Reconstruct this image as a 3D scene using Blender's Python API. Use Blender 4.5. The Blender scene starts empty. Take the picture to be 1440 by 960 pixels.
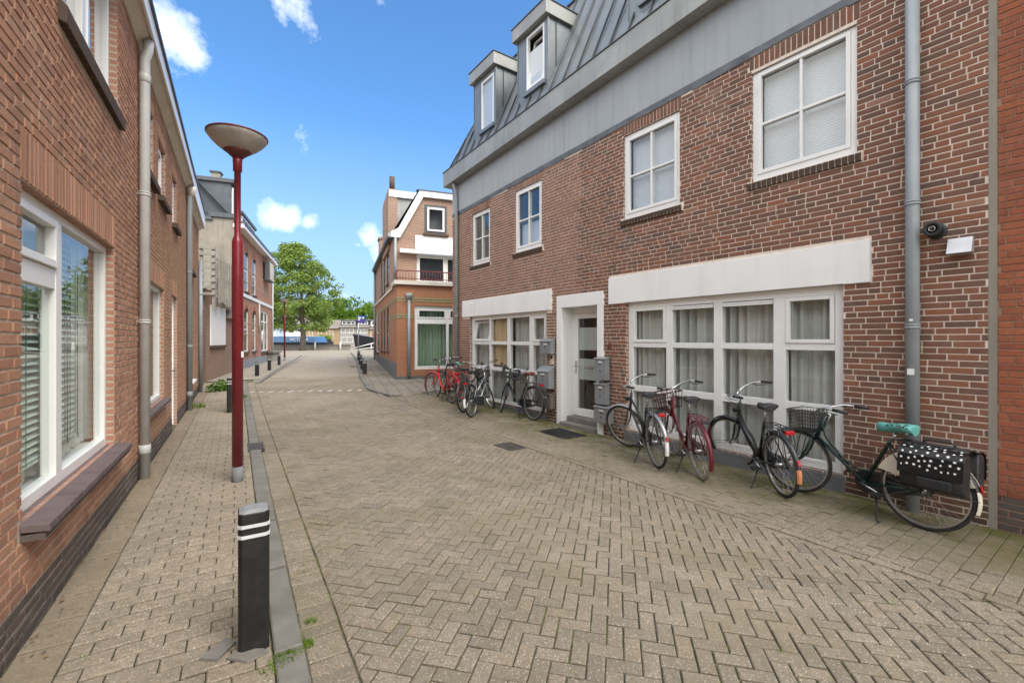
import bpy, math, random
from mathutils import Vector, Matrix
C = bpy.context.scene.collection
PI = math.pi
R = math.radians

# ------------------------------------------------------------------ mesh builder
class MB:
    def __init__(s):
        s.v = []; s.f = []; s.m = []; s.sm = []; s.M = None
    def vert(s, p):
        p = Vector(p)
        if s.M is not None: p = s.M @ p
        s.v.append((p.x, p.y, p.z)); return len(s.v) - 1
    def face(s, idx, m=0, sm=False):
        s.f.append(tuple(idx)); s.m.append(m); s.sm.append(sm)
    def poly(s, pts, m=0, sm=False):
        s.face([s.vert(p) for p in pts], m, sm)
    def box(s, x0, x1, y0, y1, z0, z1, m=0):
        i = [s.vert(p) for p in ((x0,y0,z0),(x1,y0,z0),(x1,y1,z0),(x0,y1,z0),(x0,y0,z1),(x1,y0,z1),(x1,y1,z1),(x0,y1,z1))]
        for q in ((3,2,1,0),(4,5,6,7),(0,1,5,4),(1,2,6,5),(2,3,7,6),(3,0,4,7)):
            s.face([i[k] for k in q], m)
    def hexa(s, p, m=0):      # 8 points, same order as box
        i = [s.vert(q) for q in p]
        for q in ((3,2,1,0),(4,5,6,7),(0,1,5,4),(1,2,6,5),(2,3,7,6),(3,0,4,7)):
            s.face([i[k] for k in q], m)
    def tube(s, pts, r, n=8, m=0, cap=True, closed=False, flat=1.0):
        pts = [Vector(p) for p in pts]
        if not isinstance(r, (list, tuple)): r = [r] * len(pts)
        N = len(pts)
        t0 = (pts[1] - pts[0]).normalized()
        a = Vector((0,0,1)) if abs(t0.z) < .9 else Vector((1,0,0))
        u = t0.cross(a).normalized(); rings = []
        for i in range(N):
            if closed: t = (pts[(i+1) % N] - pts[i-1]).normalized()
            elif i == 0: t = t0
            elif i == N-1: t = (pts[i] - pts[i-1]).normalized()
            else: t = ((pts[i+1]-pts[i]).normalized() + (pts[i]-pts[i-1]).normalized()).normalized()
            u = (u - t * u.dot(t)).normalized(); w = t.cross(u)
            rings.append([s.vert(pts[i] + r[i]*(math.cos(2*PI*k/n)*u + flat*math.sin(2*PI*k/n)*w)) for k in range(n)])
        for i in range(N if closed else N-1):
            A = rings[i]; B = rings[(i+1) % N]
            for k in range(n):
                s.face((A[k], A[(k+1)%n], B[(k+1)%n], B[k]), m, True)
        if cap and not closed:
            s.face(rings[0][::-1], m); s.face(rings[-1], m)
    def lathe(s, prof, n=32, m=0, c=(0,0,0), axis='z', sm=True):
        rings = []
        for r, z in prof:
            ring = []
            for k in range(n):
                a = 2*PI*k/n; x, y = r*math.cos(a), r*math.sin(a)
                p = (x, y, z) if axis == 'z' else ((z, x, y) if axis == 'x' else (x, z, y))
                ring.append(s.vert((p[0]+c[0], p[1]+c[1], p[2]+c[2])))
            rings.append(ring)
        for i in range(len(prof)-1):
            mm = m[i] if isinstance(m, (list, tuple)) else m
            for k in range(n):
                s.face((rings[i][k], rings[i][(k+1)%n], rings[i+1][(k+1)%n], rings[i+1][k]), mm, sm)
        m0 = m[0] if isinstance(m, (list, tuple)) else m
        if prof[0][0] > 1e-4: s.face(rings[0][::-1], m0)
        if prof[-1][0] > 1e-4: s.face(rings[-1], m0 if not isinstance(m,(list,tuple)) else m[-1])
    def prism(s, pts, y0, y1, m=0):   # polygon in x,z extruded along y
        a = [s.vert((p[0], y0, p[1])) for p in pts]; b = [s.vert((p[0], y1, p[1])) for p in pts]
        s.face(a, m); s.face(b[::-1], m)
        for k in range(len(pts)):
            j = (k+1) % len(pts); s.face((a[j], a[k], b[k], b[j]), m)
    def build(s, name, mats, parent=None, bevel=0, weld=False):
        me = bpy.data.meshes.new(name)
        me.from_pydata(s.v, [], s.f)
        if not isinstance(mats, (list, tuple)): mats = [mats]
        for x in mats: me.materials.append(x)
        me.polygons.foreach_set('material_index', s.m)
        me.polygons.foreach_set('use_smooth', s.sm)
        me.update()
        o = bpy.data.objects.new(name, me); C.objects.link(o)
        if parent: o.parent = parent
        if bevel:
            b = o.modifiers.new('bevel', 'BEVEL'); b.width = bevel; b.segments = 2; b.limit_method = 'ANGLE'; b.angle_limit = R(40)
        return o

def tag(o, label=None, cat=None, group=None, kind=None):
    if label: o['label'] = label
    if cat: o['category'] = cat
    if group: o['group'] = group
    if kind: o['kind'] = kind
    return o
def empty(name, loc=(0,0,0), rz=0, lean=0, label=None, cat=None, group=None):
    o = bpy.data.objects.new(name, None); C.objects.link(o)
    o.location = loc; o.rotation_euler = (lean, 0, rz); o.empty_display_size = .2
    return tag(o, label, cat, group)

# ------------------------------------------------------------------ materials
def newmat(name):
    m = bpy.data.materials.new(name); m.use_nodes = True
    nt = m.node_tree; b = nt.nodes['Principled BSDF']
    return m, nt, b
def N(nt, t, **kw):
    n = nt.nodes.new(t)
    for k, v in kw.items():
        if k.startswith('i_'):
            key = k[2:]; n.inputs[int(key) if key.isdigit() else key.replace('_', ' ')].default_value = v
        else: setattr(n, k, v)
    return n
def rgba(c): return (c[0], c[1], c[2], 1)
def ramp(nt, stops, interp='LINEAR'):
    r = nt.nodes.new('ShaderNodeValToRGB'); r.color_ramp.interpolation = interp
    e = r.color_ramp.elements
    while len(e) < len(stops): e.new(.5)
    for i, (p, c) in enumerate(stops):
        e[i].position = p; e[i].color = rgba(c) if len(c) == 3 else c
    return r
def noise(nt, scale, detail=4, rough=.55, vec=None, dim='3D'):
    n = N(nt, 'ShaderNodeTexNoise', noise_dimensions=dim); n.inputs['Scale'].default_value = scale
    n.inputs['Detail'].default_value = detail; n.inputs['Roughness'].default_value = rough
    if vec is not None: nt.links.new(vec, n.inputs['Vector'])
    return n
def mixc(nt, fac, a, b, mode='MIX'):
    n = N(nt, 'ShaderNodeMix', data_type='RGBA', blend_type=mode)
    for k, x in ((0, fac), (6, a), (7, b)):
        if isinstance(x, (int, float)): n.inputs[k].default_value = x
        elif isinstance(x, (tuple, list)): n.inputs[k].default_value = rgba(x)
        else: nt.links.new(x, n.inputs[k])
    return n.outputs[2]
def math_(nt, op, a, b=None, c=None):
    n = N(nt, 'ShaderNodeMath', operation=op)
    for k, x in enumerate((a, b, c)):
        if x is None: continue
        if isinstance(x, (int, float)): n.inputs[k].default_value = x
        else: nt.links.new(x, n.inputs[k])
    return n.outputs[0]
def maprange(nt, v, a, b, c=0., d=1.):
    n = N(nt, 'ShaderNodeMapRange'); nt.links.new(v, n.inputs[0])
    for k, x in enumerate((a, b, c, d)): n.inputs[k+1].default_value = x
    return n.outputs[0]
def bump(nt, b, h, strength=.3, dist=.01):
    n = N(nt, 'ShaderNodeBump'); n.inputs['Strength'].default_value = strength; n.inputs['Distance'].default_value = dist
    nt.links.new(h, n.inputs['Height']); nt.links.new(n.outputs[0], b.inputs['Normal'])
def objco(nt): return N(nt, 'ShaderNodeTexCoord').outputs['Object']

def simple(name, col, rough=.5, metal=0., var=.12, scale=6., bmp=0., bscale=60., dirt=None, spec=.5, coat=0., streak=0.):
    m, nt, b = newmat(name); co = objco(nt)
    n1 = noise(nt, scale, 5, .6, co)
    lo = tuple(max(0, c*(1-var)) for c in col); hi = tuple(min(1, c*(1+var)) for c in col)
    r = ramp(nt, [(.3, lo), (.7, hi)]); nt.links.new(n1.outputs[0], r.inputs[0]); out = r.outputs[0]
    if dirt:
        n2 = noise(nt, scale*.6, 7, .7, co); f = maprange(nt, n2.outputs[0], .52, .72, 0, dirt[1])
        out = mixc(nt, f, out, dirt[0])
    if streak:       # rain streaks: stains drawn out downwards
        mp = N(nt, 'ShaderNodeMapping'); mp.inputs['Scale'].default_value = (7, 7, .45); nt.links.new(co, mp.inputs[0])
        n5 = noise(nt, 1.3, 6, .65, mp.outputs[0]); n6 = noise(nt, .5, 3, .5, co)
        f = math_(nt, 'MULTIPLY', maprange(nt, n5.outputs[0], .48, .72, 0, streak), maprange(nt, n6.outputs[0], .35, .6, .2, 1)); out = mixc(nt, f, out, tuple(c*.45 for c in col))
    nt.links.new(out, b.inputs['Base Color'])
    n3 = noise(nt, scale*4, 3, .6, co)
    nt.links.new(maprange(nt, n3.outputs[0], .3, .7, max(.02, rough-.1), min(1, rough+.1)), b.inputs['Roughness'])
    b.inputs['Metallic'].default_value = metal; b.inputs['Specular IOR Level'].default_value = spec
    b.inputs['Coat Weight'].default_value = coat
    if bmp: bump(nt, b, noise(nt, bscale, 4, .6, co).outputs[0], bmp, .01)
    return m

def brickmat(name, cols, speck=(.05,.03,.025), speckf=.5, soot=.25, moss=0.):
    """one brick per island: its own tone, fired specks, weathering"""
    m, nt, b = newmat(name); co = objco(nt)
    g = N(nt, 'ShaderNodeNewGeometry')
    n = len(cols); r = ramp(nt, [(i/(n-1), c) for i, c in enumerate(cols)])
    nt.links.new(g.outputs['Random Per Island'], r.inputs[0])
    n1 = noise(nt, 38, 6, .7, co); out = mixc(nt, maprange(nt, n1.outputs[0], .56, .7, 0, speckf), r.outputs[0], speck)
    n2 = noise(nt, 14, 3, .5, co); out = mixc(nt, maprange(nt, n2.outputs[0], .35, .7, 0, .35), out, (cols[0][0]*1.35, cols[0][1]*1.35, cols[0][2]*1.35))
    n4 = noise(nt, .7, 5, .65, co); out = mixc(nt, maprange(nt, n4.outputs[0], .45, .75, 0, soot), out, (.07,.055,.045))
    n5 = noise(nt, 1.1, 5, .6, N(nt, 'ShaderNodeVectorMath', operation='ADD', i_1=(7.3, 2.1, 5.5)).outputs[0]); 
    nt.links.new(co, n5.inputs['Vector']); out = mixc(nt, maprange(nt, n5.outputs[0], .55, .8, 0, .16), out, (.5,.42,.36))
    mp = N(nt, 'ShaderNodeMapping'); mp.inputs['Scale'].default_value = (3, 3, .3); nt.links.new(co, mp.inputs[0])
    n7 = noise(nt, 1.1, 6, .65, mp.outputs[0]); out = mixc(nt, maprange(nt, n7.outputs[0], .5, .74, 0, .42), out, (.06,.048,.04))
    if moss:
        sp = N(nt, 'ShaderNodeSeparateXYZ'); nt.links.new(co, sp.inputs[0])
        lo = maprange(nt, sp.outputs[2], .42, .05, 0, 1); n6 = noise(nt, 3, 5, .6, co)
        f = math_(nt, 'MULTIPLY', lo, maprange(nt, n6.outputs[0], .3, .7, .2, moss)); out = mixc(nt, f, out, (.035,.034,.02))
    nt.links.new(out, b.inputs['Base Color']); b.inputs['Roughness'].default_value = .85; b.inputs['Specular IOR Level'].default_value = .3
    h = math_(nt, 'ADD', noise(nt, 55, 6, .7, co).outputs[0], math_(nt, 'MULTIPLY', n1.outputs[0], -.8))
    bump(nt, b, h, .55, .006)
    return m

def bricktex(name, c1, c2, mortar, w=.22, rh=.0625, mo=.011, bmp=.6, soot=.25):
    """procedural bond for walls further off and for reveals; needs no UVs: runs along x+y and z"""
    m, nt, b = newmat(name); co = objco(nt)
    sp = N(nt, 'ShaderNodeSeparateXYZ'); nt.links.new(co, sp.inputs[0])
    cb = N(nt, 'ShaderNodeCombineXYZ'); nt.links.new(math_(nt, 'ADD', sp.outputs[0], sp.outputs[1]), cb.inputs[0]); nt.links.new(sp.outputs[2], cb.inputs[1])
    t = N(nt, 'ShaderNodeTexBrick'); nt.links.new(cb.outputs[0], t.inputs['Vector'])
    t.inputs['Color1'].default_value = rgba(c1); t.inputs['Color2'].default_value = rgba(c2); t.inputs['Mortar'].default_value = rgba(mortar)
    t.inputs['Scale'].default_value = 1; t.inputs['Mortar Size'].default_value = mo; t.inputs['Mortar Smooth'].default_value = .2
    t.inputs['Brick Width'].default_value = w; t.inputs['Row Height'].default_value = rh; t.inputs['Bias'].default_value = 0
    n1 = noise(nt, 25, 5, .7, co); out = mixc(nt, maprange(nt, n1.outputs[0], .5, .75, 0, .4), t.outputs[0], (c1[0]*.4, c1[1]*.4, c1[2]*.4))
    n4 = noise(nt, .6, 5, .65, co); out = mixc(nt, maprange(nt, n4.outputs[0], .45, .75, 0, soot), out, (.07,.05,.04))
    nt.links.new(out, b.inputs['Base Color']); b.inputs['Roughness'].default_value = .85
    h = math_(nt, 'ADD', math_(nt, 'MULTIPLY', t.outputs['Fac'], -1), math_(nt, 'MULTIPLY', n1.outputs[0], .4)); bump(nt, b, h, bmp, .008)
    return m

def glassmat(name, tint=(.86,.9,.88), refl=1.6, rough=0.):
    m = bpy.data.materials.new(name); m.use_nodes = True; nt = m.node_tree; nt.nodes.clear()
    o = N(nt, 'ShaderNodeOutputMaterial'); mx = N(nt, 'ShaderNodeMixShader')
    tr = N(nt, 'ShaderNodeBsdfTransparent'); tr.inputs[0].default_value = rgba(tint)
    gl = N(nt, 'ShaderNodeBsdfGlossy'); gl.inputs['Roughness'].default_value = rough; gl.inputs[0].default_value = (1,1,1,1)
    co = objco(nt); bp = N(nt, 'ShaderNodeBump'); bp.inputs['Strength'].default_value = .02; bp.inputs['Distance'].default_value = .02
    nt.links.new(noise(nt, 2.5, 2, .5, co).outputs[0], bp.inputs['Height']); nt.links.new(bp.outputs[0], gl.inputs['Normal'])
    fr = N(nt, 'ShaderNodeFresnel'); ge = N(nt, 'ShaderNodeNewGeometry')      # same reflectance from both sides of the thin pane
    nt.links.new(maprange(nt, ge.outputs['Backfacing'], 0, 1, 1.5, 1/1.5), fr.inputs[0])
    nt.links.new(math_(nt, 'MINIMUM', math_(nt, 'MULTIPLY', fr.outputs[0], refl), 1.), mx.inputs[0])
    nt.links.new(tr.outputs[0], mx.inputs[1]); nt.links.new(gl.outputs[0], mx.inputs[2]); nt.links.new(mx.outputs[0], o.inputs[0])
    return m

def clothmat(name, col, transl=.35):
    m = bpy.data.materials.new(name); m.use_nodes = True; nt = m.node_tree; nt.nodes.clear()
    o = N(nt, 'ShaderNodeOutputMaterial'); mx = N(nt, 'ShaderNodeMixShader'); mx.inputs[0].default_value = transl
    co = objco(nt); n1 = noise(nt, 4, 4, .6, co)
    r = ramp(nt, [(.3, tuple(c*.85 for c in col)), (.7, col)]); nt.links.new(n1.outputs[0], r.inputs[0])
    d = N(nt, 'ShaderNodeBsdfDiffuse'); t = N(nt, 'ShaderNodeBsdfTranslucent')
    nt.links.new(r.outputs[0], d.inputs[0]); nt.links.new(r.outputs[0], t.inputs[0])
    nt.links.new(d.outputs[0], mx.inputs[1]); nt.links.new(t.outputs[0], mx.inputs[2]); nt.links.new(mx.outputs[0], o.inputs[0])
    return m

def leafmat(name, cols):
    m = bpy.data.materials.new(name); m.use_nodes = True; nt = m.node_tree; nt.nodes.clear()
    o = N(nt, 'ShaderNodeOutputMaterial'); mx = N(nt, 'ShaderNodeMixShader'); mx.inputs[0].default_value = .4
    g = N(nt, 'ShaderNodeNewGeometry'); n = len(cols)
    r = ramp(nt, [(i/(n-1), c) for i, c in enumerate(cols)]); nt.links.new(g.outputs['Random Per Island'], r.inputs[0])
    d = N(nt, 'ShaderNodeBsdfDiffuse'); t = N(nt, 'ShaderNodeBsdfTranslucent')
    nt.links.new(r.outputs[0], d.inputs[0]); nt.links.new(r.outputs[0], t.inputs[0])
    nt.links.new(d.outputs[0], mx.inputs[1]); nt.links.new(t.outputs[0], mx.inputs[2]); nt.links.new(mx.outputs[0], o.inputs[0])
    return m

def pavemat(name, cols, grain=.5, moss=.3, mosspos=None):
    m, nt, b = newmat(name); co = objco(nt); g = N(nt, 'ShaderNodeNewGeometry')
    n = len(cols); r = ramp(nt, [(i/(n-1), c) for i, c in enumerate(cols)]); nt.links.new(g.outputs['Random Per Island'], r.inputs[0])
    n1 = noise(nt, 120, 4, .75, co); out = mixc(nt, maprange(nt, n1.outputs[0], .46, .66, 0, .75), r.outputs[0], (.075,.062,.046))
    n8 = noise(nt, 22, 5, .7, co); out = mixc(nt, maprange(nt, n8.outputs[0], .42, .68, 0, .5), out, (.12,.10,.072))
    vo = N(nt, 'ShaderNodeTexVoronoi'); vo.inputs['Scale'].default_value = 95; nt.links.new(co, vo.inputs['Vector'])
    wn = N(nt, 'ShaderNodeTexWhiteNoise'); nt.links.new(vo.outputs['Color'], wn.inputs[0])
    f = math_(nt, 'MULTIPLY', maprange(nt, vo.outputs['Distance'], .42, .22, 0, 1), math_(nt, 'GREATER_THAN', wn.outputs[0], .74))
    out = mixc(nt, math_(nt, 'MULTIPLY', f, grain), out, (.60,.54,.45))
    n2 = noise(nt, .45, 6, .62, co); out = mixc(nt, maprange(nt, n2.outputs[0], .36, .70, 0, .6), out, (.125,.105,.08))
    n9 = noise(nt, .21, 5, .6, co); out = mixc(nt, maprange(nt, n9.outputs[0], .48, .66, 0, .45), out, (.34,.285,.215))
    n3 = noise(nt, .9, 7, .68, co); out = mixc(nt, maprange(nt, n3.outputs[0], .47, .70, 0, moss), out, (.16,.135,.06))
    if mosspos:      # damp green strip close under a wall: nx*x+ny*y+c, from a (full) to b (none)
        sp = N(nt, 'ShaderNodeSeparateXYZ'); nt.links.new(co, sp.inputs[0])
        d = math_(nt, 'ADD', math_(nt, 'ADD', math_(nt, 'MULTIPLY', sp.outputs[0], mosspos[0]), math_(nt, 'MULTIPLY', sp.outputs[1], mosspos[1])), mosspos[2])
        n4 = noise(nt, 2.6, 6, .7, co)
        f = math_(nt, 'MULTIPLY', maprange(nt, d, mosspos[4], mosspos[3], 0, 1), maprange(nt, n4.outputs[0], .36, .60, .1, mosspos[5]))
        out = mixc(nt, f, out, (.10,.098,.032))
    nt.links.new(out, b.inputs['Base Color']); b.inputs['Roughness'].default_value = .88; b.inputs['Specular IOR Level'].default_value = .25
    bump(nt, b, math_(nt, 'ADD', n1.outputs[0], math_(nt, 'MULTIPLY', noise(nt, 30, 4, .6, co).outputs[0], .8)), .5, .006)
    return m

def bricktex_flat():
    m, nt, b = newmat('far pavement clinkers'); co = objco(nt)
    mp = N(nt, 'ShaderNodeMapping'); mp.inputs['Rotation'].default_value = (0, 0, R(-21)); nt.links.new(co, mp.inputs[0])
    t = N(nt, 'ShaderNodeTexBrick'); nt.links.new(mp.outputs[0], t.inputs['Vector']); t.inputs['Scale'].default_value = 1
    t.inputs['Brick Width'].default_value = .3; t.inputs['Row Height'].default_value = .3; t.inputs['Mortar Size'].default_value = .008; t.inputs['Bias'].default_value = 0
    t.inputs['Color1'].default_value = (.31,.27,.215,1); t.inputs['Color2'].default_value = (.25,.22,.175,1); t.inputs['Mortar'].default_value = (.14,.12,.09,1)
    n1 = noise(nt, .8, 6, .65, co); nt.links.new(mixc(nt, maprange(nt, n1.outputs[0], .4, .7, 0, .4), t.outputs[0], (.20,.18,.14)), b.inputs['Base Color'])
    b.inputs['Roughness'].default_value = .9
    return m
MAT = {}
def build_mats():
    M = MAT
    M['brickL'] = brickmat('terrace brick', [(0.36, 0.177, 0.113), (0.458, 0.239, 0.146), (0.402, 0.204, 0.128), (0.512, 0.292, 0.182), (0.326, 0.169, 0.119)], soot=.15, moss=1.)
    M['brickL2'] = brickmat('orange terrace brick', [(0.376, 0.197, 0.111), (0.462, 0.253, 0.143), (0.413, 0.221, 0.127), (0.486, 0.283, 0.167)], soot=.12, moss=1.)
    M['mortarL'] = simple('grey mortar', (.54,.46,.37), .95, var=.2, scale=20, bmp=.4)
    M['brickR'] = brickmat('dark red brick', [(0.181, 0.085, 0.058), (0.249, 0.11, 0.069), (0.155, 0.089, 0.066), (0.302, 0.119, 0.065), (0.215, 0.108, 0.073), (0.121, 0.08, 0.065)], soot=.15, moss=.9)
    M['brickRl'] = brickmat('washed brown brick', [(0.257, 0.139, 0.1), (0.321, 0.174, 0.122), (0.212, 0.122, 0.092), (0.347, 0.18, 0.119), (0.27, 0.153, 0.112)], soot=.1, moss=.9)
    M['mortarR'] = simple('pale mortar', (.76,.66,.56), .95, var=.15, scale=16, bmp=.4)
    M['brickN'] = brickmat('orange red brick', [(0.325, 0.098, 0.05), (0.273, 0.09, 0.05), (0.364, 0.12, 0.061), (0.247, 0.079, 0.044)], soot=.25, moss=1.)
    M['mortarN'] = simple('brown mortar', (.30,.19,.13), .95, var=.2, scale=20, bmp=.4)
    M['revealL'] = bricktex('terrace reveal', (.38,.19,.125), (.45,.235,.16), (.48,.40,.31))
    M['revealR'] = bricktex('dark reveal', (.2,.09,.065), (.27,.11,.075), (.6,.5,.41), w=.11)
    M['sillbrick'] = brickmat('purple sill tile', [(.125,.095,.095),(.165,.125,.12),(.145,.10,.10)], soot=.2)
    M['darksill'] = brickmat('dark rowlock', [(.075,.055,.042),(.11,.072,.05),(.09,.06,.045)], soot=.5)
    M['slatebase'] = brickmat('dark plinth brick', [(.085,.07,.062),(.12,.09,.075),(.10,.085,.08)], soot=.2)
    M['white'] = simple('white paint', (.84,.835,.815), .38, var=.03, scale=3, dirt=((.55,.52,.46), .25))
    M['whitewash'] = simple('white render', (.86,.85,.835), .8, var=.03, scale=2, bmp=.15, bscale=40, dirt=((.7,.67,.62), .4), streak=.16)
    M['cream'] = simple('cream paint', (.66,.62,.54), .5, var=.06, scale=3, dirt=((.35,.31,.25), .5))
    M['plaster'] = simple('blue grey plaster', (.39,.42,.445), .9, var=.06, scale=1.2, bmp=.35, bscale=90, dirt=((.45,.47,.48), .6), streak=.35)
    M['lead'] = simple('lead strip', (.12,.13,.14), .6, .3, var=.3, scale=5, dirt=((.4,.4,.4), .35))
    M['zinc'] = simple('weathered zinc', (.31,.315,.30), .5, .2, var=.16, scale=1.6, dirt=((.46,.46,.43), .6), streak=.55)
    M['zincd'] = simple('blue zinc cladding', (.20,.22,.232), .42, .4, var=.12, scale=1.1, dirt=((.28,.295,.30), .5), streak=.4)
    M['seam'] = simple('dark zinc seam', (.09,.095,.10), .5, .4)
    M['pvc'] = simple('grey drainpipe', (.30,.33,.345), .45, var=.08, scale=4, dirt=((.2,.2,.19), .35))
    M['pvcL'] = simple('light grey drainpipe', (.52,.52,.50), .45, var=.06, scale=4, dirt=((.3,.29,.26), .35))
    M['slate'] = simple('grey stone', (.16,.165,.17), .8, var=.15, scale=8, bmp=.2)
    M['step'] = simple('worn stone step', (.20,.185,.16), .85, var=.2, scale=8, bmp=.3)
    M['glass'] = glassmat('window glass', (.94,.95,.94), 1.5)
    M['glassup'] = glassmat('upper window glass', (.92,.95,.96), 2.1)
    M['glassL'] = glassmat('street window glass', (.93,.97,.94), 1.0)
    M['glassfar'] = simple('dark far glass', (.03,.035,.04), .08, var=.2)
    M['frost'] = simple('frosted film', (.42,.46,.43), .45, var=.04)
    M['curtain'] = clothmat('sheer curtain', (.73,.74,.71), .22)
    M['curtainw'] = clothmat('warm curtain', (.85,.66,.42), .2)
    M['curtaing'] = clothmat('green sheer curtain', (.46,.62,.46), .2)
    M['blind'] = simple('pleated blind', (.62,.64,.66), .7, var=.03)
    M['slat'] = simple('pale green slat', (.60,.70,.63), .45, var=.04)
    M['dark'] = simple('dark interior', (.055,.052,.048), .9, var=.2)
    M['room'] = simple('interior wall', (.16,.155,.145), .9, var=.1)
    M['grey'] = simple('grey letterbox', (.27,.285,.295), .4, .2, var=.08, scale=5, dirt=((.2,.17,.13), .3))
    M['brownbox'] = simple('brown letterbox', (.15,.125,.105), .45, .1, var=.1, scale=5)
    M['black'] = simple('black paint', (.016,.016,.017), .32, var=.25, scale=8, dirt=((.06,.055,.05), .35))
    M['blackmat'] = simple('black plastic', (.02,.02,.021), .55, var=.3, scale=9, dirt=((.07,.065,.055), .45))
    M['rubber'] = simple('tyre rubber', (.028,.027,.026), .8, var=.3, scale=10, dirt=((.11,.095,.075), .5))
    M['tan'] = simple('cream tyre', (.30,.26,.20), .8, var=.15, scale=10, dirt=((.13,.11,.09), .5))
    M['chrome'] = simple('dull chrome', (.55,.55,.55), .25, .95, var=.1, scale=12, dirt=((.22,.15,.10), .3))
    M['alu'] = simple('aluminium rim', (.50,.50,.50), .35, .9, var=.1, scale=12)
    M['redred'] = simple('red reflector', (.42,.01,.015), .2, var=.1)
    M['lampred'] = simple('wine red lacquer', (.185,.012,.02), .32, var=.1, scale=3, dirt=((.11,.02,.022), .4), coat=.3)
    M['lampbowl'] = simple('dusty opal acrylic', (.44,.41,.365), .45, var=.18, scale=5, dirt=((.17,.125,.085), .7))
    M['lampcap'] = simple('dull red cap', (.13,.035,.03), .5, var=.2)
    M['bollard'] = simple('black bollard', (.014,.014,.014), .38, var=.3, scale=6, dirt=((.05,.048,.045), .35))
    M['bolltop'] = simple('weathered bollard top', (.20,.205,.21), .6, var=.2, scale=14, dirt=((.1,.1,.1), .5))
    M['silver'] = simple('silver reflective band', (.62,.63,.64), .35, .1)
    M['iron'] = simple('cast iron', (.095,.085,.075), .6, .4, var=.3, scale=12)
    M['kerb'] = simple('concrete kerb', (.155,.145,.127), .92, var=.22, scale=5, bmp=.5, bscale=120, dirt=((.10,.09,.065), .6))
    M['wood'] = simple('weathered wood slat', (.30,.275,.23), .85, var=.25, scale=4, bmp=.3, dirt=((.13,.12,.09), .5))
    M['render'] = simple('stained cement render', (.28,.255,.21), .92, var=.16, scale=.9, bmp=.3, dirt=((.15,.135,.11), .7), streak=.5)
    M['slateroof'] = simple('dark slate cladding', (.075,.088,.10), .5, var=.2, scale=3)
    M['anthracite'] = simple('anthracite trim', (.08,.085,.09), .5)
    M['plinth'] = simple('dark rendered plinth', (.135,.135,.135), .85, var=.12, scale=2, bmp=.2)
    M['plinthl'] = simple('blue grey plinth', (.24,.25,.25), .85, var=.15, scale=2, bmp=.2)
    M['roofgrey'] = simple('grey roof tiles', (.19,.165,.145), .9, var=.2, scale=2, bmp=.3)
    M['bluehull'] = simple('blue hull paint', (.07,.15,.30), .35, var=.12, scale=1)
    M['navy'] = simple('navy steel', (.05,.085,.16), .4)
    M['hullblack'] = simple('black hull paint', (.018,.018,.02), .35)
    M['concrete'] = simple('quay wall concrete', (.235,.21,.18), .9, var=.2, scale=1, bmp=.3, dirt=((.12,.105,.085), .5))
    M['bark'] = simple('tree bark', (.105,.088,.068), .9, var=.35, scale=5, bmp=.6, bscale=20)
    M['leaf'] = leafmat('spring leaves', [(.13,.19,.04),(.24,.33,.08),(.175,.25,.05),(.32,.42,.13)])
    M['leaf2'] = leafmat('dense far leaves', [(.07,.13,.018),(.14,.24,.035),(.10,.18,.025),(.2,.31,.05)])
    M['hedge'] = leafmat('bright hedge leaves', [(.13,.24,.02),(.20,.33,.035),(.24,.38,.04)])
    M['weed'] = leafmat('weed leaves', [(.04,.105,.012),(.08,.17,.02),(.10,.20,.03)])
    M['grass'] = leafmat('grass blades', [(.10,.19,.02),(.17,.27,.03),(.22,.30,.05)])
    pc = [(.262,.226,.172),(.22,.19,.148),(.31,.264,.204),(.192,.168,.134),(.27,.229,.17),(.285,.232,.172),(.242,.211,.167)]
    M['paveroad'] = pavemat('road clinkers', pc, .72, .34)
    M['pavewalk'] = pavemat('pavement clinkers', [(0.349, 0.29, 0.215), (0.32, 0.266, 0.2), (0.383, 0.318, 0.238), (0.296, 0.248, 0.189)], .8, .28)
    M['pavestrip'] = pavemat('footpath clinkers', [(0.25, 0.212, 0.161), (0.278, 0.237, 0.182), (0.228, 0.195, 0.151), (0.298, 0.245, 0.189)], .8, .45, (.82016,.57214,-5.8716,-.2,-1.5,1.1))
    M['sand'] = pavemat('sanded flags', [(.33,.255,.17),(.30,.235,.16),(.34,.27,.185)], .25, .25)
    M['paveslab'] = pavemat('grey paving slabs', [(.27,.245,.205),(.30,.27,.22),(.245,.22,.185)], .2, .2)
    M['whiteblock'] = simple('white marking block', (.47,.445,.395), .88, var=.2, scale=6)
    M['farpave'] = bricktex_flat()
    M['mint'] = simple('mint saddle cover', (.13,.42,.37), .5, var=.12, scale=14)
# ------------------------------------------------------------------ the lie of the land
F, H, V0 = 625., 1.65, 477.
thR = 0.6091134; OR = Vector((-1.48739, 12.39490)); dR = Vector((math.sin(thR), -math.cos(thR))); iR = Vector((math.cos(thR), math.sin(thR)))
thL = math.atan(387/625); OL = Vector((-1.16769, 0)); dL = Vector((-math.sin(thL), math.cos(thL))); oL = Vector((math.cos(thL), math.sin(thL)))
thF = math.atan(239/625); dF = Vector((-math.sin(thF), math.cos(thF))); xF = Vector((math.cos(thF), math.sin(thF)))
A4 = Vector((-11.1, 16.1)); B2 = Vector((-4.12, 15.9))
def interp(x, xs, ys):
    if x <= xs[0]: return ys[0]
    for i in range(len(xs)-1):
        if x <= xs[i+1]:
            t = (x-xs[i])/(xs[i+1]-xs[i]); return ys[i]+(ys[i+1]-ys[i])*t
    return ys[-1]
def XL(y): return OL.x-.6192*y if y < 16.1 else A4.x-.3824*(y-16.1)
def XR(y):
    if y < 12.39: return OR.x+.6976*(12.39-y)
    if y < 15.9: return OR.x+(B2.x-OR.x)*(y-12.39)/3.51
    return B2.x-.3824*(y-15.9)
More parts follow.
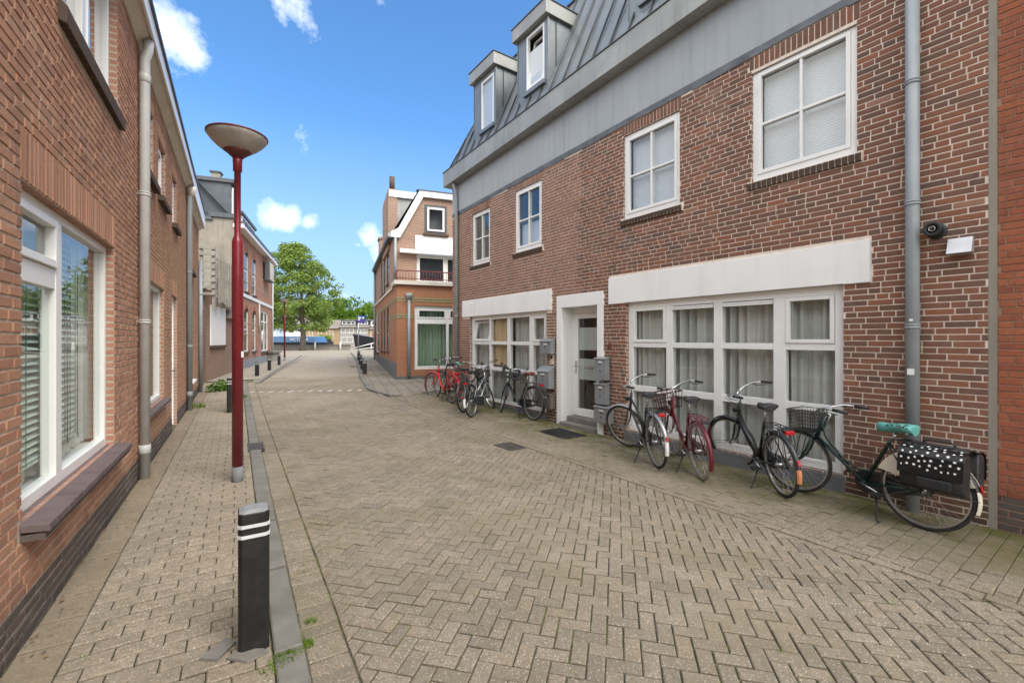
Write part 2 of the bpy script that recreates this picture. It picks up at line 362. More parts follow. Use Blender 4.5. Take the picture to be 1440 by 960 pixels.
def hz(x, y):
    w = min(1, max(0, (x-XL(y))/(XR(y)-XL(y))))
    r = interp(y, (7.9, 9, 10.5, 11.8, 13, 16, 25, 60), (-.06, -.03, .03, .14, .19, .2, .47, .47))
    l = interp(y, (10, 16, 20, 31, 45, 60), (0, .1, .16, .17, .45, .45))
    if y < 7.9 and x > 0: pass
    return l+(r-l)*w
def P(x, y, dz=0): return Vector((x, y, hz(x, y)+dz))

def quad_grid(name, xs, ys, fn, mat, label=None):
    vs = [(x, y, fn(x, y)) for y in ys for x in xs]; n = len(xs)
    fs = [(j*n+i, j*n+i+1, (j+1)*n+i+1, (j+1)*n+i) for j in range(len(ys)-1) for i in range(n-1)]
    me = bpy.data.meshes.new(name); me.from_pydata(vs, [], fs); me.materials.append(mat)
    for p in me.polygons: p.use_smooth = True
    o = bpy.data.objects.new(name, me); C.objects.link(o); o['kind'] = 'structure'; return o

def frange(a, b, s):
    r = []; x = a
    while x < b-1e-6: r.append(round(x, 4)); x += s
    return r+[b]

def make_ground():
    m, nt, b = newmat('joint sand and far clinkers'); co = objco(nt)
    mp = N(nt, 'ShaderNodeMapping'); mp.inputs['Rotation'].default_value = (0, 0, R(24)); nt.links.new(co, mp.inputs[0])
    t = N(nt, 'ShaderNodeTexBrick'); nt.links.new(mp.outputs[0], t.inputs['Vector']); t.inputs['Scale'].default_value = 1
    t.inputs['Brick Width'].default_value = .21; t.inputs['Row Height'].default_value = .105; t.inputs['Mortar Size'].default_value = .006; t.inputs['Bias'].default_value = 0
    t.inputs['Color1'].default_value = (.31,.265,.205,1); t.inputs['Color2'].default_value = (.25,.215,.165,1); t.inputs['Mortar'].default_value = (.12,.10,.075,1)
    n1 = noise(nt, .5, 6, .65, co); far = mixc(nt, maprange(nt, n1.outputs[0], .4, .7, 0, .45), t.outputs[0], (.33,.285,.225))
    n2 = noise(nt, 2.2, 6, .7, co); joint = mixc(nt, maprange(nt, n2.outputs[0], .44, .58, 0, 1), (.066,.055,.04), (.125,.14,.035))
    n3 = noise(nt, 60, 4, .7, co); joint = mixc(nt, maprange(nt, n3.outputs[0], .5, .7, 0, .5), joint, (.16,.135,.10))
    sp = N(nt, 'ShaderNodeSeparateXYZ'); nt.links.new(co, sp.inputs[0])
    out = mixc(nt, maprange(nt, sp.outputs[1], 17.0, 17.4, 0, 1), joint, far)
    nt.links.new(out, b.inputs['Base Color']); b.inputs['Roughness'].default_value = .92
    bump(nt, b, n3.outputs[0], .4, .01)
    xs = [-600,-300,-150,-80,-50]+frange(-40, 16, .8)+[20,30,60,150,300,600]
    ys = [-300,-100,-40,-15]+frange(-6, 46, .8)+[50,52,52.3,60,75,79.7,80,90,120,200,400,900]
    def g(x, y):
        if 52.2 < y < 79.8: return -1.6
        return hz(x, y)-.012
    quad_grid('ground', xs, ys, g, m)
    w, nt, b = newmat('canal water'); b.inputs['Base Color'].default_value = (.03,.04,.035,1); b.inputs['Roughness'].default_value = .06
    bump(nt, b, noise(nt, 1.2, 4, .6, objco(nt)).outputs[0], .25, .1)
    quad_grid('canal_water', [-200, 0, 150], [52.25, 60, 79.75], lambda x, y: -.7, w)

# ------------------------------------------------------------------ paving: every clinker a bevelled block
def clip(poly, a, b, c):       # keep a*x+b*y+c >= 0
    out = []
    for i in range(len(poly)):
        p, q = poly[i], poly[(i+1) % len(poly)]
        dp = a*p[0]+b*p[1]+c; dq = a*q[0]+b*q[1]+c
        if dp >= 0: out.append(p)
        if (dp >= 0) != (dq >= 0):
            t = dp/(dp-dq); out.append((p[0]+(q[0]-p[0])*t, p[1]+(q[1]-p[1])*t))
    return out
def area(p): return abs(sum(p[i][0]*p[(i+1)%len(p)][1]-p[(i+1)%len(p)][0]*p[i][1] for i in range(len(p))))/2
def paver(mb, poly, rng, gap=.0036, bev=.0055, dz=0., m=0, jit=.003, depth=.015):
    cx = sum(p[0] for p in poly)/len(poly); cy = sum(p[1] for p in poly)/len(poly)
    n = len(poly); sg = 1 if sum(poly[i][0]*poly[(i+1)%n][1]-poly[(i+1)%n][0]*poly[i][1] for i in range(n)) > 0 else -1
    nr = []
    for i in range(n):
        a_, b_ = poly[i], poly[(i+1)%n]; dx, dy = b_[0]-a_[0], b_[1]-a_[1]; l = math.hypot(dx, dy)+1e-9; nr.append((-dy/l*sg, dx/l*sg))
    def inset(e):
        r = []
        for i, p in enumerate(poly):
            n1, n2 = nr[i-1], nr[i]; k = e/max(.35, 1+n1[0]*n2[0]+n1[1]*n2[1]); r.append((p[0]+(n1[0]+n2[0])*k, p[1]+(n1[1]+n2[1])*k))
        return r
    o = rng.uniform(-jit, jit)+dz; tx, ty = rng.gauss(0, .014), rng.gauss(0, .014)
    def z(p): return hz(p[0], p[1])+o+tx*(p[0]-cx)+ty*(p[1]-cy)
    g0 = gap*rng.uniform(.5, 1.6)
    a = [mb.vert((*q, z(q)-depth)) for q in inset(g0)]; b = [mb.vert((*q, z(q)-bev*.8)) for q in inset(g0)]
    c = [mb.vert((q[0]+rng.gauss(0, .0012), q[1]+rng.gauss(0, .0012), z(q))) for q in inset(g0+bev)]
    mb.face(c, m)
    for k in range(n):
        j = (k+1) % n
        mb.face((a[k], a[j], b[j], b[k]), m); mb.face((b[k], b[j], c[j], c[k]), m)
def line(p, q):   # half plane to the left of p->q
    a, b = -(q[1]-p[1]), q[0]-p[0]; l = math.hypot(a, b); a, b = a/l, b/l
    return a, b, -(a*p[0]+b*p[1])
def inpoly(x, y, poly):
    c = False; j = len(poly)-1
    for i in range(len(poly)):
        if (poly[i][1] > y) != (poly[j][1] > y) and x < (poly[j][0]-poly[i][0])*(y-poly[i][1])/(poly[j][1]-poly[i][1])+poly[i][0]: c = not c
        j = i
    return c
def Rw(s, d):  # facade R frame: s along, d out into the street
    return (OR.x+dR.x*s-iR.x*d, OR.y+dR.y*s-iR.y*d)
def Lw(s, d):
    return (OL.x+dL.x*s+oL.x*d, OL.y+dL.y*s+oL.y*d)
KW = 1.30   # outer edge of the left kerb, from the facade
def make_paving():
    rng = random.Random(5)
    # left pavement: courses across, half bond, a coarse edge strip along the wall
    mb = MB(); s = -3.0
    while s < 18.6:
        d = .34 - .21 + rng.uniform(-.004, .004) - (.105 if int(round(s/.1125)) % 2 else 0)
        while d < KW-.145:
            d0, d1 = max(d, .24), min(d+.21, KW-.148)
            if d1-d0 > .03: paver(mb, [Lw(s, d0+.001), Lw(s, d1-.001), Lw(s+.1035, d1-.001), Lw(s+.1035, d0+.001)], rng, dz=.018, gap=.0016, bev=.006)
            d += .21
        s += .1125
    s = -3.0
    while s < 18.6:     # soldier row of big flags against the wall, mostly under sand
        paver(mb, [Lw(s, .015), Lw(s, .238), Lw(s+.3, .238), Lw(s+.3, .015)], rng, dz=.012, jit=.004, m=2); s += .3
    mb.build('left_pavement', [MAT['pavewalk'], MAT['slate'], MAT['sand']])['kind'] = 'structure'
    # left kerb and gutter course
    mb = MB(); s = -3.
    while s < 17.6:
        L = .98; q = [Lw(s, KW-.145), Lw(s, KW), Lw(s+L, KW), Lw(s+L, KW-.145)]
        if not (6.9 < s+.5 < 7.5): paver(mb, q, rng, dz=.024, gap=.003, bev=.008, jit=.003, depth=.05)
        s += 1.0
    mb.build('left_kerb', MAT['kerb'])['kind'] = 'structure'
    mb = MB(); s = -3.
    while s < 17.6:
        paver(mb, [Lw(s, KW+.004), Lw(s, KW+.205), Lw(s+.105, KW+.205), Lw(s+.105, KW+.004)], rng, dz=-.004, m=0); s += .106
    # right hand footpath course lines
    s0 = -.2; s = 0.
    # road herringbone, at 45 degrees to the street
    a0 = PI/2+thL-PI/4; ux, uy = math.cos(a0), math.sin(a0); vx, vy = -uy, ux
    w = .0925; cy_ok = lambda q: sum(p[1] for p in q)/max(1, len(q))
    gl = line(Lw(0, KW+.208), Lw(20, KW+.208)); gl = (-gl[0], -gl[1], -gl[2]) if gl[0]*2+gl[1]*3+gl[2] < 0 else gl
    sl = line(Rw(12, 1.69), Rw(0, 1.69)); sl = (-sl[0], -sl[1], -sl[2]) if sl[0]*0+sl[1]*3+sl[2] < 0 else sl
    for i in range(-215, 215):
        for j in range(-215, 215):
            c = (i-j) % 4
            if c == 0: q = [(i, j), (i+2, j), (i+2, j+1), (i, j+1)]
            elif c == 3: q = [(i, j), (i+1, j), (i+1, j+2), (i, j+2)]
            else: continue
            cx, cy = (i+.7)*w, (j+.7)*w; X = ux*cx+vx*cy-1.0; Y = uy*cx+vy*cy+6.5
            if Y < -1.6 or Y > 17.4 or X > 7 or X < -13: continue
            if Y > 13.0 and X > -4.22-.4*(Y-13.1): continue
            pp = [(ux*x*w+vx*y*w-1.0, uy*x*w+vy*y*w+6.5) for x, y in q]
            pp = clip(pp, *gl)
            if cy_ok(pp) < 13.1: pp = clip(pp, *sl)
            if len(pp) > 2 and area(pp) > .0012:
                if 13.02-.0*X < sum(p[1] for p in pp)/len(pp) < 13.2 and X < -4.2: pass
                paver(mb, pp, rng)
    mb.build('road', MAT['paveroad'])['kind'] = 'structure'
    # right footpath: courses square to the wall
    mb = MB(); s = -.55
    k = 0
    while s < 17:
        d = .012 - (.105 if k % 2 else 0)
        while d < 1.58:
            d0, d1 = max(d, .012), min(d+.21, 1.58)
            if d1-d0 > .03: paver(mb, [Rw(s, d0+.0035), Rw(s+.105, d0+.0035), Rw(s+.105, d1-.0035), Rw(s, d1-.0035)], rng, dz=.004, jit=.0035, gap=.0014, bev=.005)
            d += .21
        k += 1; s += .1055
    s = -.55
    while s < 17: paver(mb, [Rw(s, 1.584), Rw(s+.21, 1.584), Rw(s+.21, 1.686), Rw(s, 1.686)], rng, dz=.003); s += .2105
    mb.build('right_footpath', MAT['pavestrip'])['kind'] = 'structure'
    # forecourt and corner pavement of 30 cm slabs
    poly = [Rw(-.56, 1.69), (-3.2, 11.75), (-4.2, 13.0), (-5.75, 17.1), (-8.0, 23.5), (-7.0, 23.5), (-4.05, 15.9), (3.5, 18.8), (6, 17), Rw(-.56, -5), Rw(-.56, 1.69)]
    mb = MB(); rng = random.Random(9)
    for i in range(-30, 50):
        for j in range(-30, 40):
            x, y = i*.302, j*.302+(.15 if i % 2 else 0); cx = B2.x+xF.x*(x+.15)+dF.x*(y+.15); cy = B2.y+xF.y*(x+.15)+dF.y*(y+.15)
            if inpoly(cx, cy, poly):
                pp = [(B2.x+xF.x*a+dF.x*b, B2.y+xF.y*a+dF.y*b) for a, b in ((x, y), (x+.3, y), (x+.3, y+.3), (x, y+.3))]
                paver(mb, pp, rng, dz=.02, jit=.003)
    mb.build('corner_pavement', MAT['paveslab'])['kind'] = 'structure'
    mb = MB()
    pl = [Vector(Rw(-.5, 1.70)), Vector((-3.25, 11.8)), Vector((-4.28, 13.1)), Vector((-5.88, 17.1)), Vector((-9.15, 26.)), Vector((-14., 38.5))]
    def kerbline(pl, dzz):
        for a, b in zip(pl, pl[1:]):
            t = (b-a).normalized(); nrm = Vector((-t.y, t.x)); L = (b-a).length; n = max(1, round(L/1.0))
            for k in range(n):
                p, q = a+t*L*k/n, a+t*L*(k+1)/n
                paver(mb, [tuple(p), tuple(q), tuple(q-nrm*.15), tuple(p-nrm*.15)][::-1], rng, dz=dzz, gap=.004, bev=.01, depth=.1)
    kerbline(pl, .06); mb.build('right_kerb', MAT['kerb'])['kind'] = 'structure'
    mb = MB(); kerbline([Vector((-8.85, 15.3)), Vector((-11.6, 22.2)), Vector((-16.9, 35.4))], .05)
    mb.build('far_left_kerb', MAT['kerb'])['kind'] = 'structure'
    # far pavements as sheets
    def strip(name, pts, mat, dz):
        mb = MB()
        for (l0, r0), (l1, r1) in zip(pts, pts[1:]):
            for k in range(4):
                f0, f1 = k/4, (k+1)/4
                g = lambda p, q, f: P(p[0]+(q[0]-p[0])*f, p[1]+(q[1]-p[1])*f, dz)
                mb.poly([g(l0, r0, f0), g(l0, r0, f1), g(l1, r1, f1), g(l1, r1, f0)])
        o = mb.build(name, mat); o['kind'] = 'structure'
    ts = frange(0, 22, 1.)
    strip('far_left_pavement', [((A4+dF*t)[:], (A4+dF*t+xF*1.95)[:]) for t in ts], MAT['farpave'], .016)
    strip('far_right_pavement', [((B2+dF*(t+6.5)-xF*1.45)[:], (B2+dF*(t+6.5))[:]) for t in frange(0, 15, 1.)], MAT['farpave'], .022)
    # white blocks set in the road before and after the raised table
    mb = MB(); rng = random.Random(3)
    for k in range(13):
        x = -7.75+k*.29; big = k % 2 == 0
        for r in range(3 if big else 2):
            y = 12.98+r*.105+(0 if big else .06)
            mb.poly([P(x, y, .0075), P(x+.10, y, .0075), P(x+.10, y+.1, .0075), P(x, y+.1, .0075)])
    for k in range(15):
        x = -13.4+k*.27; y = 27.8+(k % 2)*.25
        for r in range(2):
            mb.poly([P(x, y+r*.3, .006), P(x+.12, y+r*.3, .006), P(x+.12, y+.28+r*.3, .006), P(x, y+.28+r*.3, .006)])
    mb.build('road_marking', MAT['whiteblock'])['kind'] = 'structure'

# ------------------------------------------------------------------ building helpers (local frame: x along the facade, y inward, z up)
def brick_wall(mb, x0, x1, z0, z1, holes, seed, mi=1, mm=0, phead=.45, course=.0625, j=.0098, ztop=None, proud=.005, mfn=None):
    rng = random.Random(seed); z = z0; prev = []
    while z < z1-.02:
        zb, zt = z, min(z+course-j, z1); x = x0-rng.random()*.2; cur = []
        while x < x1:
            for _ in range(6):
                L = .10 if rng.random() < phead else .21
                if all(abs(x+L-p) > .03 for p in prev): break
            cur.append(x+L); segs = [(max(x, x0), min(x+L, x1))]
            for hx0, hx1, hz0, hz1 in holes:
                if hz0 < zt-.012 and hz1 > zb+.012:
                    ns = []
                    for a, b in segs:
                        if a < hx0: ns.append((a, min(b, hx0)))
                        if b > hx1: ns.append((max(a, hx1), b))
                    segs = ns
            for a, b in segs:
                if b-a > .018:
                    xc = (a+b)/2
                    if ztop and zt > ztop(xc)+.005: continue
                    one_brick(mb, a, b, zb, zt, rng, proud, mfn(xc, (zb+zt)/2, rng) if mfn else mi)
            x += L+j
        prev = cur; z += course
def one_brick(mb, a, b, zb, zt, rng, proud=.005, m=1):
    y = -proud-rng.uniform(0, .0035); e = .0035; k = lambda: rng.uniform(-.0015, .0015)
    o = [mb.vert(p) for p in ((a, .001, zb), (b, .001, zb), (b, .001, zt), (a, .001, zt))]
    i = [mb.vert(p) for p in ((a+e+k(), y+k()*.6, zb+e+k()), (b-e+k(), y+k()*.6, zb+e+k()), (b-e+k(), y+k()*.6, zt-e+k()), (a+e+k(), y+k()*.6, zt-e+k()))]
    mb.face(i, m)
    for q in range(4): mb.face((o[q], o[(q+1)%4], i[(q+1)%4], i[q]), m)
def soldiers(mb, x0, x1, z0, z1, rng, m=1, w=.062, j=.0105, proud=.006, slope=None):
    n = max(1, round((x1-x0)/(w))); s = (x1-x0)/n
    for k in range(n):
        dz = slope(x0+s*(k+.5)) if slope else 0
        one_brick(mb, x0+s*k+j/2, x0+s*(k+1)-j/2, z0, z1+dz, rng, proud, m)
def holed_plane(mb, x0, x1, z0, z1, holes, m=0, y=0., ztop=None):
    xs = sorted(set([x0, x1]+[v for h in holes for v in h[:2] if x0 < v < x1])); zs = sorted(set([z0, z1]+[v for h in holes for v in h[2:] if z0 < v < z1]))
    for a, b in zip(xs, xs[1:]):
        for c, d in zip(zs, zs[1:]):
            xc, zc = (a+b)/2, (c+d)/2
            if any(h[0] < xc < h[1] and h[2] < zc < h[3] for h in holes): continue
            mb.poly([(a, y, c), (b, y, c), (b, y, d), (a, y, d)], m)
def reveal(mb, h, d, m=0):
    x0, x1, z0, z1 = h
    mb.poly([(x0, 0, z0), (x0, d, z0), (x0, d, z1), (x0, 0, z1)], m); mb.poly([(x1, 0, z0), (x1, 0, z1), (x1, d, z1), (x1, d, z0)], m)
    mb.poly([(x0, 0, z1), (x0, d, z1), (x1, d, z1), (x1, 0, z1)], m); mb.poly([(x0, 0, z0), (x1, 0, z0), (x1, d, z0), (x0, d, z0)], m)
def window(par, h, y, fw, cols=(), rows=(), bar=.06, glass='glass', frame='white', depth=.07, sashes=(), skip=(), bottom=None, nm='window', pane=True, glassy=.035):
    """frame grid with real bars; cols / rows are (start, end) of mullions / transoms; returns frame object with a pane child"""
    x0, x1, z0, z1 = h; zb = bottom if bottom is not None else fw
    mb = MB(); b = lambda a0, a1, c0, c1, yy=0, dd=depth: mb.box(a0, a1, y+yy, y+yy+dd, c0, c1)
    b(x0, x0+fw, z0, z1); b(x1-fw, x1, z0, z1); b(x0+fw, x1-fw, z1-fw, z1); b(x0+fw, x1-fw, z0, z0+zb)
    xi = [x0+fw]+[v for c in cols for v in c]+[x1-fw]; zi = [z0+zb]+[v for r in rows for v in r]+[z1-fw]
    for c in cols: b(c[0], c[1], z0+zb, z1-fw)
    pn = MB(); k = 0
    for a, c in zip(xi[::2], xi[1::2]):
        for r in rows: b(a, c, r[0], r[1], .003)
        for q, (e, g) in enumerate(zip(zi[::2], zi[1::2])):
            cell = (k, q)
            if cell in skip: continue
            if cell in sashes:
                w = .05; yy = -.012
                b(a+.004, a+w, e+.004, g-.004, yy, .05); b(c-w, c-.004, e+.004, g-.004, yy, .05); b(a+w, c-w, g-w, g-.004, yy, .05); b(a+w, c-w, e+.004, e+w, yy, .05)
            pn.poly([(a-.01, y+glassy, e-.01), (c+.01, y+glassy, e-.01), (c+.01, y+glassy, g+.01), (a-.01, y+glassy, g+.01)])
        k += 1
    fo = mb.build(nm, MAT[frame], par, bevel=.004)
    if pane: pn.build('pane', MAT[glass], fo)
    return fo
def curtain(par_M, x0, x1, z0, z1, y, label, mat='curtain', seed=0, amp=.042, gap=None, n=None, cat='curtain', group=None):
    rng = random.Random(seed); mb = MB(); n = n or int((x1-x0)/.012)+2; ph = 0; pr = []
    for i in range(n):
        x = x0+(x1-x0)*i/(n-1); ph += rng.uniform(.3, 1.7)*(x1-x0)/(n-1)*2*PI/.12
        pr.append((x, y+amp*(1+.5*math.sin(ph*.17+seed))*math.sin(ph)+.6*amp*math.sin(ph*.37+1)))
    rows = [z0, (z0+z1)/2, z1]; idx = [[mb.vert((p[0]+rng.uniform(-.002, .002), p[1], z)) for p in pr] for z in rows]
    for r in range(2):
        for k in range(n-1): mb.face((idx[r][k], idx[r][k+1], idx[r+1][k+1], idx[r+1][k]), 0, True)
    o = mb.build('curtain', MAT[mat]); o.matrix_world = par_M; return tag(o, label, cat, group)
def frameM(o, x):  # matrix of a local building frame
    return Matrix(((x.x, -x.y, 0, o.x), (x.y, x.x, 0, o.y), (0, 0, 1, 0), (0, 0, 0, 1)))
def pipe(par, x, y, z0, z1, r=.05, mat='pvc', brackets=(), nm='drainpipe', top=None, collars=()):
    mb = MB(); pts = [(x, y, z0), (x, y, z1)]
    if top: pts += top
    mb.tube(pts, r, 14)
    for z in collars: mb.lathe([(r+.002, z-.05), (r+.007, z-.045), (r+.007, z+.045), (r+.002, z+.05)], 14, 0, (x, y, 0))
    o = mb.build(nm, MAT[mat], par)
    for z in brackets:
        k = MB(); k.lathe([(r+.003, z-.022), (r+.009, z-.02), (r+.009, z-.008), (r+.004, z-.006), (r+.004, z+.006), (r+.009, z+.008), (r+.009, z+.02), (r+.003, z+.022)], 14, 0, (x, y, 0))
        k.box(x-.012, x+.012, y+r, max(y+r+.005, -.001), z-.012, z+.012); k.build('bracket', MAT[mat], o)
    return o
# ------------------------------------------------------------------ the grey-topped brick house with the bikes (facade R)
def text(par, s, size, M, mat, name='lettering', ext=.004):
    cu = bpy.data.curves.new(name, 'FONT'); cu.body = s; cu.size = size; cu.extrude = ext; cu.align_x = 'CENTER'; cu.align_y = 'CENTER'
    cu.materials.append(mat); tmp = bpy.data.objects.new(name, cu); C.objects.link(tmp); dg = bpy.context.evaluated_depsgraph_get()
    me = bpy.data.meshes.new_from_object(tmp.evaluated_get(dg)); bpy.data.objects.remove(tmp); me.name = name
    o = bpy.data.objects.new(name, me); C.objects.link(o); o.parent = par; o.matrix_local = M; return o
FACE = Matrix.Rotation(PI/2, 4, 'X')     # text upright, facing -y

def house_R():
    h = empty('apartment_house', (OR.x, OR.y, 0), math.atan2(dR.y, dR.x), label='long brick apartment house with grey plaster band, zinc roof and dormers behind the bikes', cat='building')
    M = frameM(OR, dR); rng = random.Random(21)
    pl = lambda x: 5.10+.025*(x+.3)          # lower edge of the plaster
    W = [(.72, 1.645, 3.585, 4.96), (2.71, 3.70, 3.615, 5.025), (5.91, 6.995, 3.67, 5.09), (8.055, 9.19, 3.688, 5.137)]
    big = (5.96, 9.064, .12, 2.27); lef = (.64, 3.855, .12, 2.255); door = (4.352, 5.318, .0, 2.27)
    holes = W+[big, lef, door]
    X0, X1 = -.36, 10.18
    wall = MB(); holed_plane(wall, X0, X1, -.15, 5.1, holes, 0); 
    wall.poly([(X0, 0, 5.1), (X1, 0, 5.1), (X1, 0, 5.4), (X0, 0, 5.15)], 0)
    bh = list(holes); sold = []
    for w in W:
        bh.append((w[0]-.03, w[1]+.03, w[3], 5.6)); bh.append((w[0]-.06, w[1]+.06, w[2]-.11, w[2]))
    bh += [(5.58, 9.32, 2.25, 2.73), (.24, 4.035, 2.24, 2.69), (4.195, 5.462, -.2, 2.52)]
    def mf(x, z, r):
        if x < 4.84: return 2
        return 1 if r.random() > .02 else 2
    brick_wall(wall, X0, X1, -.11, 5.45, bh, 4, ztop=lambda x: pl(x)+.02, mfn=mf)
    for w in W:
        mid = (w[0]+w[1])/2
        soldiers(wall, w[0]-.03, w[1]+.03, w[3]+.006, pl(mid)+.0, rng, 2 if mid < 4.8 else 1, slope=lambda x, m=mid: .025*(x-m))
        reveal(wall, w, .11, 3)
    reveal(wall, big, .16, 3); reveal(wall, lef, .16, 3)
    # closed shell behind the facade: sides, back, floors, so rooms are dark
    wall.poly([(X0, 0, -.2), (X0, 0, 6.2), (X0, 9, 6.2), (X0, 9, -.2)], 4); wall.poly([(X1+4, .0, -.2), (X1+4, 9, -.2), (X1+4, 9, 6.2), (X1+4, 0, 6.2)], 4)
    wall.poly([(X0, 9, -.2), (X0, 9, 6.2), (X1+4, 9, 6.2), (X1+4, 9, -.2)], 4)
    wall.build('wall', [MAT['mortarR'], MAT['brickR'], MAT['brickRl'], MAT['revealR'], MAT['render']], h)
    fl = MB(); fl.box(X0+.02, X1-.02, .35, 8.9, 2.45, 3.1); fl.box(X0+.02, X1-.02, .3, 8.9, 5.3, 5.8); fl.box(X0+.02, X1, .1, 8.9, -.3, .02); fl.build('floor_slab', MAT['room'], h)
    rm = MB()
    for a in (4.15, 5.6): rm.box(a, a+.08, .3, 6, .02, 2.45)
    rm.box(X0+.02, X1, 3.2, 3.3, .02, 2.45); rm.box(X0+.02, X1, 2.2, 2.3, 3.1, 5.3); rm.build('interior_wall', MAT['room'], h)
    # plaster band, lead strip
    p = MB(); n = 24
    for k in range(n):
        a = X0+(X1+4-X0)*k/n; b = X0+(X1+4-X0)*(k+1)/n
        if a > X1: continue
        b = min(b, X1) if b > X1 else b
        p.hexa([(a, -.012, pl(a)+.06), (b, -.012, pl(b)+.06), (b, .05, pl(b)+.06), (a, .05, pl(a)+.06), (a, -.012, 6.2+.03*a), (b, -.012, 6.2+.03*b), (b, .05, 6.2+.03*b), (a, .05, 6.2+.03*a)])
    p.build('plaster_band', MAT['plaster'], h)
    p = MB(); x = X0
    while x < X1:
        b = min(x+rng.uniform(.5, 1.3), X1); d0, d1 = rng.uniform(-.025, .012), rng.uniform(-.025, .012)
        p.poly([(x, -.017, pl(x)-.0+d0), (b, -.015, pl(b)-.0+d1), (b, -.0135, pl(b)+.10), (x, -.0135, pl(x)+.10)]); x = b-.012 if b < X1 else X1
    p.build('lead_flashing', MAT['lead'], h)
    # cornice gutter
    g = MB(); sl = .035
    def cg(a, b, y0, y1, z0, z1, m=0):
        g.hexa([(a, y0, z0+sl*a), (b, y0, z0+sl*b), (b, y1, z0+sl*b), (a, y1, z0+sl*a), (a, y0, z1+sl*a), (b, y0, z1+sl*b), (b, y1, z1+sl*b), (a, y1, z1+sl*a)], m)
    xs = [-.47, 1.7, 4.4, 7.1, 9.8, 14.2]
    for a, b in zip(xs, xs[1:]): cg(a+.003, b-.003, -.25, .3, 5.97, 6.37)
    for a in xs[1:-1]: cg(a-.014, a+.014, -.255, -.2, 5.967, 6.373, 0)
    cg(-.49, 14.2, -.268, .3, 6.37, 6.392, 1); g.build('cornice', [MAT['zinc'], MAT['seam']], h, bevel=.006)
    # mansard of standing seam zinc
    rf = MB(); zt = lambda x: 6.385+sl*x; yb, yt, zT = -.12, 1.15, 9.35
    rf.poly([(-.5, yb, zt(-.5)), (14.2, yb, zt(14.2)), (14.2, yt, zT+.25), (.75, yt, zT)], 0); rf.poly([(-.5, yb, zt(-.5)), (.75, yt, zT), (.75, 8, zT), (-.5, 9.2, zt(0))], 0)
    rf.poly([(.75, yt, zT), (14.2, yt, zT+.25), (14.2, 8, zT+.25), (.75, 8, zT)], 0); rf.poly([(-.5, 9.2, 6.2), (.75, 8, zT), (14.2, 8, zT+.25), (14.2, 9.2, 6.2)], 0)
    x = -.15
    def seam(x0, z0f=0, z1f=1, xt=None):
        xt = x0 if xt is None else xt; A = Vector((x0, yb, zt(x0))); B = Vector((xt, yt, zT+.017*xt)); a = A+(B-A)*z0f; b = A+(B-A)*z1f
        nrm = Vector((0, -(zT-6.3), (yt-yb))).normalized(); s = Vector((.011, 0, 0)); q = nrm*.032
        rf.hexa([a-s, a+s, a+s+q, a-s+q, b-s, b+s, b+s+q, b-s+q], 1)
    for k in range(34):
        x0 = -.1+k*.41
        f1 = 1 if x0 > .75 else max(.05, min(1, (x0+.5)/1.25))
        seam(x0, 0, f1)
    rf.tube([(-.5, yb, zt(-.5)), (.75, yt, zT)], .03, 6, 1); rf.tube([(.75, yt, zT+.02), (14.2, yt, zT+.27)], .04, 6, 1)
    rf.build('roof', [MAT['zincd'], MAT['seam']], h)
    # dormers
    def dormer(x0, x1, zb, zt_, wx0, wx1, wz0, wz1, tilt):
        d = MB(); yf = .10
        holed_plane(d, x0, x1, zb, zt_, [(wx0, wx1, wz0, wz1)], 0, yf); reveal_ = [(wx0, wx1, wz0, wz1)]
        d.poly([(x0, yf, zb), (x0, 1.6, zb+.2), (x0, 1.6, zt_), (x0, yf, zt_)], 0); d.poly([(x1, yf, zb), (x1, yf, zt_), (x1, 1.6, zt_), (x1, 1.6, zb+.2)], 0)
        for yy in (.32, .8): d.box(x1, x1+.02, yy-.008, yy+.008, zb+.1, zt_, 1)
        d.box(x1-.012, x1+.014, yf-.014, yf+.02, zb, zt_, 0); d.box(x0-.014, x0+.012, yf-.014, yf+.02, zb, zt_, 0)
        o = d.build('dormer', [MAT['zincd'], MAT['seam']], h)
        t = MB(); t.box(x0-.09, x1+.07, yf-.11, 1.7, zt_, zt_+.29, 0); t.box(x0-.11, x1+.09, yf-.13, 1.72, zt_+.29, zt_+.312, 1); t.build('dormer_roof', [MAT['zinc'], MAT['seam']], o, bevel=.005)
        s = MB(); s.box(wx0-.05, wx1+.05, yf-.06, yf+.05, wz0-.09, wz0-.005); s.box(x0-.03, x1+.03, yf-.04, yf+.01, zb-.06, zb+.02); s.build('dormer_sill', MAT['zincd'], o)
        f = window(o, (wx0, wx1, wz0, wz1), yf+.0, .055, depth=.07, nm='dormer_window', glass='glassup', pane=not tilt)
        if tilt:
            q = MB(); q.M = Matrix.Translation((0, yf+.02, wz0+.07)) @ Matrix.Rotation(R(-9), 4, 'X') @ Matrix.Translation((0, -(yf+.02), -(wz0+.07)))
            a, b, c, e = wx0+.06, wx1-.06, wz0+.06, wz1-.06
            q.box(a, a+.05, yf+.0, yf+.05, c, e); q.box(b-.05, b, yf+.0, yf+.05, c, e); q.box(a+.05, b-.05, yf+.0, yf+.05, c, c+.05); q.box(a+.05, b-.05, yf+.0, yf+.05, e-.05, e)
            q.build('sash', MAT['white'], f, bevel=.004)
            q2 = MB(); q2.M = q.M; q2.poly([(a+.04, yf+.02, c+.04), (b-.04, yf+.02, c+.04), (b-.04, yf+.02, e-.04), (a+.04, yf+.02, e-.04)]); q2.build('pane', MAT['glassup'], f)
        bl = MB(); bl.box(wx0+.055, wx1-.055, yf+.06, yf+.066, wz0+.03, wz1-(.04 if not tilt else .34)); bl.build('roller_blind', MAT['blind'], f)
    dormer(.70, 1.76, 6.80, 8.43, 1.06, 1.66, 7.05, 8.32, False)
    dormer(2.70, 3.78, 6.84, 8.46, 3.02, 3.66, 7.16, 8.40, True)
